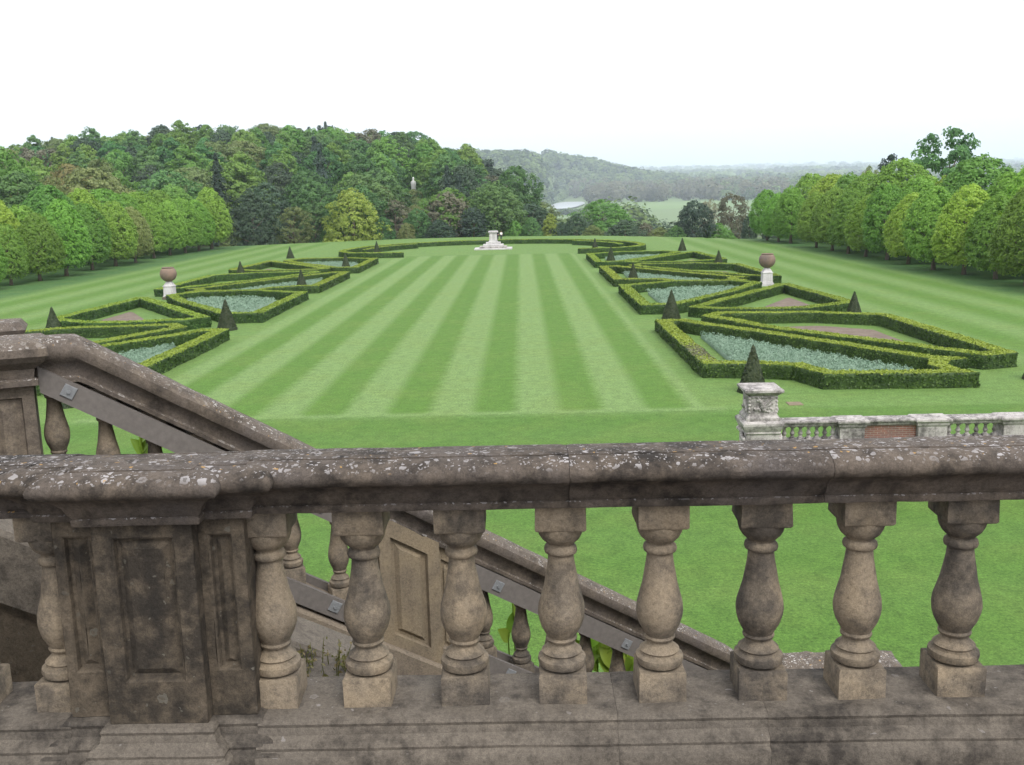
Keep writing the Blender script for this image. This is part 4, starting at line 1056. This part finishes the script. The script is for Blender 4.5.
# near balustrade
def near_balustrade():
    t = thing('stone_balustrade', 'weathered stone balustrade with lichened coping crossing the whole foreground', 'balustrade', (0, 0, 0))
    CP = [(0,8.014),(.036,8.015),(.040,8.024),(.040,8.036),(.034,8.040),(.046,8.056),(.056,8.08),(.075,8.10),(.098,8.116),(.116,8.122),(.127,8.136),(.129,8.150),(.122,8.166),(.105,8.178),(.078,8.186),(.050,8.190),(.044,8.190),(.041,8.178),(.033,8.178),(.030,8.190),(.0,8.191),(-.06,8.186),(-.14,8.177)]
    Yf, Yb = 3.05, 3.21
    def coping_run(x0, x1):
        n = max(2, int((x1-x0)/.02)); rings = []
        pro = [(Yf-o, z) for o, z in CP]
        back = [(Yb+.03,8.165),(Yb+.055,8.15),(Yb+.062,8.13),(Yb+.05,8.112),(Yb+.02,8.09),(Yb+.0,8.04),(Yb+.0,8.012)]
        sec = pro + back
        for i in range(n+1):
            x = x0+(x1-x0)*i/n; ins = .002 if i in (0, n) else 0
            r = []
            for y, z in sec:
                q = Vector((x, y, z)); w = noise.noise(Vector((x*5, y*9, z*9)))*.003 + noise.noise(Vector((x*23, y*30, z*30)))*.0022
                chip = max(0, noise.noise(Vector((x*6.5, 3.3, 1.1)))-.42)*.05 if 2.92 < y < 2.96 else 0
                r.append((x, y + (w if y < 3.1 else 0) + chip + ins*(1 if y < 3.1 else -1), z + w*(.6 if z > 8.15 else .3) - chip*.4 - (ins if z > 8.1 else 0)))
            rings.append(r)
        b = MB(); b.loft(rings)
        o = b.build('coping', M['coping'], t); smooth_shade_auto(o, 35)
    # joints between the coping stones
    for a, c in ((1.2,2.1),(2.1015,3.74), (4.30,5.352), (5.3535,6.152), (6.1535,7.2), (7.2015,8.4)): coping_run(a, c)
    # pier: centre 4.034, breaks forward twice
    xc = 4.02
    def pcop(hw, yf, dz, name='pier_coping'):
        b = MB(); moulded(b, xc-hw, xc+hw, yf, Yb-.07, [(o, z+dz) for o, z in CP if o > -.03] , .02)
        b.v = [(x_, y_, z_ - max(0, y_-3.03)*.11*(z_ > 8.12)) for x_, y_, z_ in b.v]
        o = b.build(name, M['coping'], t, rough=.0022); smooth_shade_auto(o, 35)
    pcop(.305, 3.005, .0006); pcop(.158, 2.955, .0012, 'pier_coping')
    def panel_block(x0, x1, yf, yb, z0, z1, px0, px1, pz0, pz1, name, mat):
        """slab with a sunk, bevelled panel holding a raised field"""
        b = MB()
        X = [x0, px0, px1, x1]; Z = [z0, pz0, pz1, z1]
        def sub(xa, xb, za, zb, y):
            nx = max(1, int((xb-xa)/.02)); nz = max(1, int((zb-za)/.02)); V = []; F = []
            for i in range(nx+1):
                for k in range(nz+1): V.append((xa+(xb-xa)*i/nx, y, za+(zb-za)*k/nz))
            for i in range(nx):
                for k in range(nz):
                    a = i*(nz+1)+k; F.append((a, a+nz+1, a+nz+2, a+1))
            b.add(V, F)
        for i in range(3):
            for k in range(3):
                if i == 1 and k == 1: continue
                sub(X[i], X[i+1], Z[k], Z[k+1], yf)
        def ring(l0, y0, l1, y1):
            (a0,a1,c0,c1), (d0,d1,e0,e1) = l0, l1
            P0 = [(a0,y0,c0),(a1,y0,c0),(a1,y0,c1),(a0,y0,c1)]; P1 = [(d0,y1,e0),(d1,y1,e0),(d1,y1,e1),(d0,y1,e1)]
            b.add(P0+P1, [(i, (i+1) % 4, 4+(i+1) % 4, 4+i) for i in range(4)])
        L0 = (px0,px1,pz0,pz1); g = lambda q: (px0+q, px1-q, pz0+q, pz1-q)
        ring(L0, yf, g(.006), yf+.004); ring(g(.006), yf+.004, g(.010), yf+.022); ring(g(.010), yf+.022, g(.020), yf+.024); 
        w = min(.022, (px1-px0)*.25)
        ring(g(.020), yf+.024, g(.020+w), yf+.012)
        q = g(.020+w); sub(q[0], q[1], q[2], q[3], yf+.012)
        # sides and back
        b.add([(x0,yf,z0),(x0,yb,z0),(x0,yb,z1),(x0,yf,z1)], [(0,3,2,1)]); b.add([(x1,yf,z0),(x1,yb,z0),(x1,yb,z1),(x1,yf,z1)], [(0,1,2,3)])
        b.add([(x0,yb,z0),(x1,yb,z0),(x1,yb,z1),(x0,yb,z1)], [(0,3,2,1)])
        b.add([(x0,yf,z1),(x1,yf,z1),(x1,yb,z1),(x0,yb,z1)], [(0,1,2,3)])
        return b.build(name, mat, t, rough=.0018)
    z0, z1 = 7.335, 8.035
    panel_block(xc-.158, xc+.158, 2.955, 3.03, z0, z1, xc-.098, xc+.098, 7.478, 7.965, 'pier_front', M['pier'])
    for s in (-1, 1):
        xa, xb = (xc+.159, xc+.305) if s > 0 else (xc-.305, xc-.159)
        panel_block(xa, xb, 3.005, 3.2, z0, z1, xa+.028, xb-.04 if s > 0 else xb-.028, 7.49, 7.955, 'pier_side', M['pier'])
    b = MB(); b.box(xc-.158, xc+.158, 3.031, 3.2, z0, z1); b.build('pier_core', M['pier'], t)
    # balusters
    for i, x in enumerate([1.73,2.053,2.376,2.70,3.02,3.335,3.655,4.366,4.680,5.002,5.329,5.655,5.987,6.310,6.638,7.06,7.38,7.70]):
        o = link_obj('baluster', BALS[(i*3+i//3) % 7], t); o.location = (x, 3.13, 7.33); o.rotation_euler = (0, 0, (0 if i % 2 else math.pi)+.02*math.sin(i*3))
    # plinth course
    PP = [(.20,TZ-.02),(.20,7.165),(.135,7.168),(.135,7.215),(.13,7.225),(.118,7.229),(.112,7.238),(.114,7.248),(.106,7.262),(.088,7.270),(.080,7.276),(.078,7.290),(.074,7.300),(.077,7.311),(.070,7.322),(.055,7.327)]
    def plinth_run(x0, x1):
        n = max(2, int((x1-x0)/.025)); rings = []
        sec = [(Yf-o, z) for o, z in PP] + [(Yb+.06,7.327),(Yb+.075,7.318),(Yb+.08,7.12)]
        for i in range(n+1):
            x = x0+(x1-x0)*i/n; ins = .0015 if i in (0, n) else 0
            rings.append([(x, y + noise.noise(Vector((x*7, y*9, z*14)))*.003 + noise.noise(Vector((x*27, y*30, z*40)))*.0015 + ins*(y < 3.1), z + noise.noise(Vector((x*6, y*6, 5)))*.002 - ins*(z > 7.3)) for y, z in sec])
        b = MB(); b.loft(rings); o = b.build('plinth', M['plinth'], t); smooth_shade_auto(o, 30)
    for a, c in ((1.2,2.6),(2.603,3.72),(4.33,5.50),(5.501,5.985),(5.986,7.1),(7.101,8.4)): plinth_run(a, c)
    for hw, yf, dz in ((.305, 3.005, .0012), (.158, 2.955, .0024)):
        b = MB(); moulded(b, xc-hw, xc+hw, yf, Yb+.01, [(o-.05 if o > .05 else 0, z+dz+.004) for o, z in PP if z > 7.15] , .03)
        o = b.build('pier_plinth', M['plinth'], t, rough=.002); smooth_shade_auto(o, 30)
near_balustrade()

# ------------------------------------------------------------------ stair balustrade
SP = Vector((2.8269, 5.4432, 8.2308)); SD = Vector((.91711, .39863, 0)); SN = Vector((-.39863, .91711, 0)); SL = -.63221
def sp(s, n, rel, level=None):
    z = SP.z + (SL*s if level is None else level) + rel
    return SP + SD*s + SN*n + Vector((0, 0, z - SP.z))
def stair():
    t = thing('stair_balustrade', 'sloping stone stair balustrade braced with planks descending beyond the near rail', 'balustrade', (0,0,0))
    half = [(.07,-.245),(.115,-.240),(.118,-.215),(.10,-.205),(.102,-.165),(.125,-.125),(.155,-.105),(.165,-.075),(.16,-.04),(.13,-.01),(.085,.0),(.045,.004),(.04,-.003),(.034,.004)]
    sec = [(-n, z) for n, z in half] + [(n, z) for n, z in reversed(half)]
    zl = .06
    def sweep(path, name, mat, section, rough=.003):
        rings = []
        for s, lev in path:
            rings.append([tuple(SP + SD*s + SN*n + Vector((0,0,lev + r))) for n, r in section])
        b = MB(); b.loft(rings); o = b.build(name, mat, t, rough=rough); smooth_shade_auto(o, 35); return o
    lin = lambda a, c, st=.05: [(a+(c-a)*i/max(1, int((c-a)/st)), SL*(a+(c-a)*i/max(1, int((c-a)/st)))) for i in range(max(1, int((c-a)/st))+1)]
    lvl = .045
    sweep([(-2.2, lvl), (-1.2, lvl), (-.5, lvl), (-.3, lvl), (-.15, lvl), (-.075, lvl-.002)] + lin(-.03, 1.42), 'rail', M['railcop'], sec)
    sweep(lin(1.425, 2.08), 'rail', M['railcop'], [(n*1.06, z) for n, z in sec])
    sweep(lin(2.085, 4.28) , 'rail', M['railcop'], sec)
    # level cap stones at the top pier and the bottom newel
    b = MB(); p = sp(-.98, 0, 0, lvl)
    rings = []
    for o_, z in [(.06,-.235),(.09,-.23),(.09,-.2),(.07,-.19),(.08,-.14),(.13,-.1),(.155,-.07),(.15,-.03),(.11,.0),(.0,.012)]:
        rings.append([tuple(p + SD*(a*(.62+o_)) + SN*(c*(.10+o_)) + Vector((0,0,z))) for a, c in ((-1,-1),(-.33,-1),(.33,-1),(1,-1),(1,1),(.33,1),(-.33,1),(-1,1))])
    b.loft(rings); b.build('pier_cap', M['railcop'], t, rough=.003)
    # upper pier with sunk panels
    def pier(s0, s1, n0, n1, top, bot, slope, panels, mat, name):
        """vertical faced block following the slope; panels are sunk boxes cut as frames"""
        b = MB()
        lev = (lambda s: SL*s) if slope else (lambda s: lvl)
        cuts = sorted({s0, s1, *[q for p_ in panels for q in p_[:2]]})
        def quad(sa, sb, za, zb, n):   # za, zb functions of s
            b.add([tuple(SP+SD*sa+SN*n+Vector((0,0,za(sa)))), tuple(SP+SD*sb+SN*n+Vector((0,0,za(sb)))), tuple(SP+SD*sb+SN*n+Vector((0,0,zb(sb)))), tuple(SP+SD*sa+SN*n+Vector((0,0,zb(sa))))], [(0,1,2,3)])
        T = lambda s: lev(s)+top; Bt = lambda s: lev(s)+bot
        for a, c in zip(cuts, cuts[1:]):
            pp = [p_ for p_ in panels if p_[0] <= a+1e-6 and p_[1] >= c-1e-6]
            if not pp: quad(a, c, Bt, T, n0); continue
            _, _, pb, pt, d = pp[0]
            PB = lambda s: lev(s)+pb; PT = lambda s: lev(s)+pt
            quad(a, c, Bt, PB, n0); quad(a, c, PT, T, n0)
            g = .016
            def rim(f0, n0_, f1, n1_):
                A = [SP+SD*s_+SN*n0_+Vector((0,0,z_)) for s_, z_ in f0]; B2 = [SP+SD*s_+SN*n1_+Vector((0,0,z_)) for s_, z_ in f1]
                b.add([tuple(q) for q in A+B2], [(i, (i+1) % 4, 4+(i+1) % 4, 4+i) for i in range(4)])
            fr = lambda e: [(a+e, PB(a+e)+e), (c-e, PB(c-e)+e), (c-e, PT(c-e)-e), (a+e, PT(a+e)-e)]
            rim(fr(0), n0, fr(.008), n0+d); rim(fr(.008), n0+d, fr(.03), n0+d); rim(fr(.03), n0+d, fr(.055), n0+d*.35)
            e = .055
            quad(a+e, c-e, lambda s: PB(s)+e, lambda s: PT(s)-e, n0+d*.35)
        quad(s1, s0, Bt, T, n1)
        for s_, o_ in ((s0, 0), (s1, 1)):
            q = [tuple(SP+SD*s_+SN*n_+Vector((0,0,z_))) for n_, z_ in ((n0, Bt(s_)), (n1, Bt(s_)), (n1, T(s_)), (n0, T(s_)))]
            b.add(q, [(3,2,1,0)] if not o_ else [(0,1,2,3)])
        return b.build(name, mat, t, rough=.0015)
    pier(-.80, -.30, -.125, .12, -.20, -1.2, False, [(-.72,-.585,-1.0,-.30,.025), (-.52,-.36,-1.0,-.30,.025)], M['stair'], 'pier')
    pier(-1.5, -.801, -.10, .12, -.20, -1.2, False, [], M['stair'], 'pier')
    pier(1.54, 1.935, -.125, .12, -.215, -1.13, True, [(1.615,1.855,-.98,-.33,.03)], M['tan'], 'pier')
    pier(1.936, 2.04, -.085, .10, -.215, -1.10, True, [(1.955,2.03,-.95,-.33,.02)], M['tan'], 'pier')
    pier(1.44, 1.539, -.085, .10, -.215, -1.10, True, [], M['tan'], 'pier')
    # balusters
    for s in (-.215, .035, .285, .535, .785, 1.02, 1.31, 2.27, 2.545, 2.79, 3.04, 3.3, 3.55, 3.8, 4.05):
        o = link_obj('baluster', BALS[int(abs(s)*100) % 7], t); o.location = sp(s, 0, -.935); o.rotation_euler = (0, 0, math.atan2(SD.y, SD.x) + (0 if int(s*100) % 2 else math.pi)); o.scale = (.84,.84,1.03)
    # raked bases
    rect = lambda n0, n1, z0, z1: [(n0, z0), (n1, z0), (n1, z1), (n0, z1)]
    def bas(n0, n1, z0, z1): return [(n0,z0),(n1,z0),(n1,z1-.02),(n1-.02,z1),(n0+.02,z1),(n0,z1-.02)]
    sweep(lin(-.29, 4.3), 'raked_plinth', M['stair'], bas(-.092,.092,-1.14,-.93))
    sweep(lin(-.29, 4.3), 'raked_plinth', M['stair'], bas(-.17,.17,-1.30,-1.06))
    sweep(lin(-.6, 4.3), 'raked_plinth', M['plinth'], bas(-.27,.24,-1.48,-1.301))
    # bracing planks, bolted on both sides
    PL = []
    def plank(a, c, n0, n1, z0, z1): PL.append((a, c, n0, z0, z1, sweep([(a, SL*a), ((a+c)/2, SL*(a+c)/2), (c, SL*c)], 'brace_plank', M['plank'], rect(n0, n1, z0, z1), .0015)))
    plank(-.27, 1.43, -.135, -.095, -.405, -.262); plank(2.06, 4.2, -.135, -.095, -.405, -.25)
    plank(-.27, 1.43, .095, .135, -.405, -.262); plank(2.06, 4.2, .095, .135, -.405, -.25)
    plank(-.2, 1.43, -.135, -.095, -1.035, -.895); plank(-.2, 1.43, .095, .135, -1.02, -.88)
    plank(2.06, 4.2, -.135, -.095, -1.0, -.86); plank(2.06, 4.2, .095, .135, -1.0, -.86)
    for s, r in ((-.13,-.325), (.62,-.335), (1.18,-.335), (2.33,-.328), (3.3,-.328), (4.0,-.328), (1.24,-.955), (.7,-.96), (.2,-.96), (2.4,-.93), (3.3,-.93)):
        b = MB(); c = sp(s, -.138, r); u = Vector((SD.x, SD.y, SL)).normalized(); w = u.cross(SN)
        q = lambda k, n_: [tuple(c + u*a*k + w*e*k + SN*n_) for a, e in ((-1,-1),(1,-1),(1,1),(-1,1))]
        b.loft([q(.034,.003), q(.034,-.004), q(.031,-.006)])
        pts = [[tuple(c + u*.011*math.cos(i*math.pi/3) + w*.011*math.sin(i*math.pi/3) + SN*n_) for i in range(6)] for n_ in (-.006,-.016)]
        b.loft(pts); b.build('bolt_plate', M['plate'], next(q_[5] for q_ in PL if q_[2] < 0 and q_[0] <= s <= q_[1] and q_[3]-.01 < r < q_[4]+.01))
    # bottom newel cap, level, running on to the right
    nt = thing('newel_pier', 'lichened stone newel cap at the foot of the stair balustrade', 'pier', (0,0,0))
    b = MB(); moulded(b, 6.9, 8.08, 7.3, 7.56, [(0,4.9),(.04,4.95),(.03,5.0),(.06,5.06),(.11,5.1),(.12,5.16),(.09,5.23),(-.01,5.28),(-.09,5.30),(-.12,5.302)], .06)
    o = b.build('cap', M['railcop'], nt, rough=.02); smooth_shade_auto(o, 40)
    b = MB(); moulded(b, 6.9, 8.1, 7.3, 7.62, [(0,-.1),(0,4.9)], .3); b.build('shaft', M['stair'], nt, rough=.004)
    # far-side coping stub at the very left
    ct = thing('coping_block', 'low lichened coping stone behind the upper stair pier at the left edge', 'coping', (0,0,0))
    b = MB()
    c = sp(-.92, .42, .065, lvl)
    rings = [[tuple(c + SD*a*(.52+o_) + SN*e*(.08+o_) + Vector((0,0,z))) for a, e in ((-1,-1),(0,-1),(1,-1),(1,1),(0,1),(-1,1))] for o_, z in ((0,-1.3),(0,-.14),(.05,-.1),(.07,-.05),(.04,-.01),(-.03,0))]
    b.loft(rings); b.build('block', M['railcop'], ct, rough=.003)
    # masonry below: outer wall, flight of steps, near string
    b = MB()
    for i in range(24):
        s0 = -.6+i*.25; s1 = s0+.25
        if s0 > 4.3: break
        top = [sp(s0,-.25,-1.47), sp(s1,-.25,-1.47), sp(s1,.22,-1.47), sp(s0,.22,-1.47)]
        bot = [Vector((p.x, p.y, -.1)) for p in top]
        b.add([tuple(q) for q in bot+top], [(0,1,5,4),(2,3,7,6)] + ([(3,0,4,7)] if i == 0 else []) + ([(1,2,6,5)] if s1 > 4.3 else []))
    tag(b.build('stair_wall', M['stair']), 'stone wall carrying the sloping stair balustrade down to the lawn', 'wall')
    b = MB()
    for i in range(16):
        s0 = -.6+i*.3; z = SP.z + SL*(s0+.15) - 1.56
        V = [SP+SD*s0+SN*-1.3, SP+SD*(s0+.3)+SN*-1.3, SP+SD*(s0+.3)+SN*-.256, SP+SD*s0+SN*-.256]
        b.add([(p.x,p.y,-.1) for p in V]+[(p.x,p.y,z) for p in V], [(4,5,6,7),(0,1,5,4),(1,2,6,5),(2,3,7,6),(3,0,4,7)])
    tag(b.build('stone_steps', M['plinth'], rough=.0), 'flight of stone steps descending beside the sloping balustrade', 'steps')
    st = thing('stair_parapet', 'low sloping stone parapet lit on top, left behind the near pier', 'parapet', (0,0,0))
    rings = []
    for s in [-2.4+.1*i for i in range(36)]:
        rings.append([tuple(sp(s, n, r)) for n, r in ((-1.60,-1.1),(-1.60,-.80),(-1.585,-.775),(-1.30,-.735),(-1.29,-.755),(-1.29,-1.1))])
    b = MB(); b.loft(rings); b.build('coping', M['plinth'], st, rough=.004)
    rings = [[tuple(sp(s, n, r)) for n, r in ((-1.56,-2.6),(-1.56,-1.1),(-1.33,-1.1),(-1.33,-2.6))] for s in (-2.4, 1.1)]
    b = MB(); b.loft(rings); b.build('wall', M['pier'], st)
stair()
# ledge with weeds
b = MB(); moulded(b, 4.18,4.66,3.56,3.86, [(0,6.2),(0,7.10),(-.02,7.12)], .05)
tag(b.build('ledge_stone', M['plinth'], rough=.006), 'pale ledge stone with weeds just behind the near plinth', 'stone')
def weeds():
    rng = np.random.default_rng(12); b = MB(); P = []; Nn = []
    for i in range(34):
        x = 4.22+rng.random()*.42; y = 3.58+rng.random()*.22; h = .04+rng.random()*.085
        dx, dy = rng.normal(size=2)*.02
        b.tube([(x,y,7.11),(x+dx*.4,y+dy*.4,7.11+h*.6),(x+dx,y+dy,7.11+h)], [.0022,.0018,.001], 4)
        for k in range(7):
            q = rng.random(); P.append((x+dx*q+rng.normal()*.008, y+dy*q+rng.normal()*.008, 7.11+h*(.25+.75*q))); Nn.append(rng.normal(size=3)+[0,-.3,.6])
    t = thing('weed_tuft', 'small reddish green weeds growing on the ledge between two balusters', 'weeds', (0,0,0))
    b.build('stem', M['weed'], t)
    V, F = leaves(np.array(P), np.array(Nn), .011, rng, .5)
    link_obj('foliage', mesh_np('foliage', V, F, [M['weed']], tint=rng.random(len(F))), t)
weeds()

# broad leaved plants behind the stair
def big_leaf(b, base, tip, width, droop, mat=0):
    base, tip = Vector(base), Vector(tip); ax = tip-base; side = ax.cross(Vector((0,-.6,1))).normalized(); up = side.cross(ax).normalized()
    n = 8; V = []; 
    for i in range(n+1):
        t = i/n; w = width*math.sin(math.pi*min(.999, t**.8*.96+.02))*.5
        c = base+ax*t - Vector((0,0,1))*droop*t*t
        V += [tuple(c - side*w + up*w*.35), tuple(c), tuple(c + side*w + up*w*.35)]
    F = []
    for i in range(n):
        a = i*3; F += [(a,a+1,a+4,a+3),(a+1,a+2,a+5,a+4)]
    b.add(V, F, mat)
def wall_plant(root, tops, label, seed, nl=3):
    rng = random.Random(seed)
    t = thing('wall_shrub', label, 'shrub', root, 0, 'broad leaved shrubs behind the stair')
    st = MB(); 
    for q, (tx, ty, tz, old) in enumerate(tops):
        p = Vector((tx-root[0], ty-root[1], tz-root[2])); p0 = Vector((p.x*.25, p.y*.25, 0))
        st.tube([p0, p0.lerp(p, .5)+Vector((.04,.02,0)), p*1.0], [.02,.014,.006], 6)
        for k in range(nl):
            lf = MB(); a = rng.random()*6.28; L_ = .2+.14*rng.random()
            base = p - Vector((0,0,.07*k)); d = Vector((math.cos(a)*.55, math.sin(a)*.35-.15, .75+.3*rng.random())).normalized()*L_
            big_leaf(lf, base, base+d, .085+.04*rng.random(), .05+.08*rng.random())
            mt = M['exotic_old'] if (old and k == 0) else M['exotic']
            me = lf.build('leaf', mt, None, smooth=True, link=False)
            a_ = me.attributes.new('tint', 'FLOAT', 'FACE'); a_.data.foreach_set('value', [rng.random()]*len(me.polygons))
            link_obj('leaf', me, t)
    st.build('stem', M['exotic'], t)
wall_plant((5.9,8.05,0), [(5.70,7.75,5.32,True),(5.78,7.8,5.22,False),(5.86,7.75,5.36,False),(5.94,7.8,5.25,True),(6.02,7.75,5.22,False),(5.66,7.8,5.12,False),(5.9,7.7,5.08,False),(6.03,7.8,5.05,True),(5.6,7.75,5.4,False)], 'broad leaved yellow green shrub seen under the lower stair rail', 5, 4)
wall_plant((5.2,7.6,0), [(5.09,7.3,5.95,True),(5.12,7.35,5.72,False),(5.05,7.3,5.6,False)], 'thin shrub shoot with one pale leaf between two balusters', 6, 2)
wall_plant((2.9,7.0,0), [(2.70,6.35,7.50,True),(2.76,6.4,7.4,False)], 'shrub tip with an orange leaf under the upper stair rail', 8, 3)

# ------------------------------------------------------------------ haze
b = MB(); b.box(-13900, 13900, -55, 18400, -75, 470)
hm, N, L = newmat('pale_air')
v = N.new('ShaderNodeVolumePrincipled'); v.inputs['Color'].default_value = (.78,.86,1,1); v.inputs['Density'].default_value = .00014; v.inputs['Anisotropy'].default_value = .0
o_ = N.new('ShaderNodeOutputMaterial'); L.new(v.outputs[0], o_.inputs['Volume'])
hz = b.build('haze', hm); hz['kind'] = 'stuff'; tag(hz, 'pale haze thickening over the distant plain', 'haze')

# ------------------------------------------------------------------ light
w = bpy.data.worlds.new('World'); scene.world = w; w.use_nodes = True
N, L = w.node_tree.nodes, w.node_tree.links; N.clear()
SUN_EL, SUN_AZ = R(52), R(150)
sky = N.new('ShaderNodeTexSky'); sky.sky_type = 'NISHITA'; sky.sun_disc = False
sky.sun_elevation = SUN_EL; sky.sun_rotation = SUN_AZ; sky.dust_density = 6; sky.air_density = 1.2; sky.ozone_density = 1
hs = N.new('ShaderNodeHueSaturation'); hs.inputs['Saturation'].default_value = .12; L.new(sky.outputs[0], hs.inputs['Color'])
# cloud layer: an even overcast added to the clear sky
mx = N.new('ShaderNodeMix'); mx.data_type = 'RGBA'; mx.inputs[0].default_value = .6
L.new(hs.outputs[0], mx.inputs[6]); mx.inputs[7].default_value = (8.2, 8.4, 8.8, 1)
bg = N.new('ShaderNodeBackground'); bg.inputs[1].default_value = .12; L.new(mx.outputs[2], bg.inputs[0])
ow = N.new('ShaderNodeOutputWorld'); L.new(bg.outputs[0], ow.inputs[0])
sl = bpy.data.lights.new('sun', 'SUN'); sl.energy = .9; sl.angle = R(25); sl.color = (1,.96,.9)
so = bpy.data.objects.new('sun', sl); COL.objects.link(so)
# direction to the sun: Blender's sky rotation runs clockwise from +Y
sd = Vector((math.sin(SUN_AZ)*math.cos(SUN_EL), math.cos(SUN_AZ)*math.cos(SUN_EL), math.sin(SUN_EL)))
so.rotation_euler = sd.to_track_quat('Z', 'Y').to_euler(); so.location = (0,0,40)

# ------------------------------------------------------------------ camera
cd = bpy.data.cameras.new('camera'); cam = bpy.data.objects.new('camera', cd); COL.objects.link(cam)
Fv = Vector((-.01267466,.98196644,-.18862995)); Rv = Vector((.99970758,.00855918,-.0226164)); Uv = Vector((.02059403,.18886144,.98178778))
mt = Matrix((Rv, Uv, -Fv)).transposed().to_4x4(); mt.translation = Vector((5.22153,0,9)); cam.matrix_world = mt
cd.sensor_width = 36; cd.lens = 36*1000/1024; cd.clip_start = .1; cd.clip_end = 60000
scene.camera = cam

scene.render.engine = 'CYCLES'
scene.view_settings.view_transform = 'Standard'; scene.view_settings.look = 'None'
scene.view_settings.exposure = 1.0; scene.view_settings.gamma = 1
cy = scene.cycles
cy.max_bounces = 6; cy.diffuse_bounces = 3; cy.glossy_bounces = 2; cy.transmission_bounces = 4; cy.volume_bounces = 2; cy.transparent_max_bounces = 4
cy.use_denoising = True; cy.caustics_reflective = False; cy.caustics_refractive = False
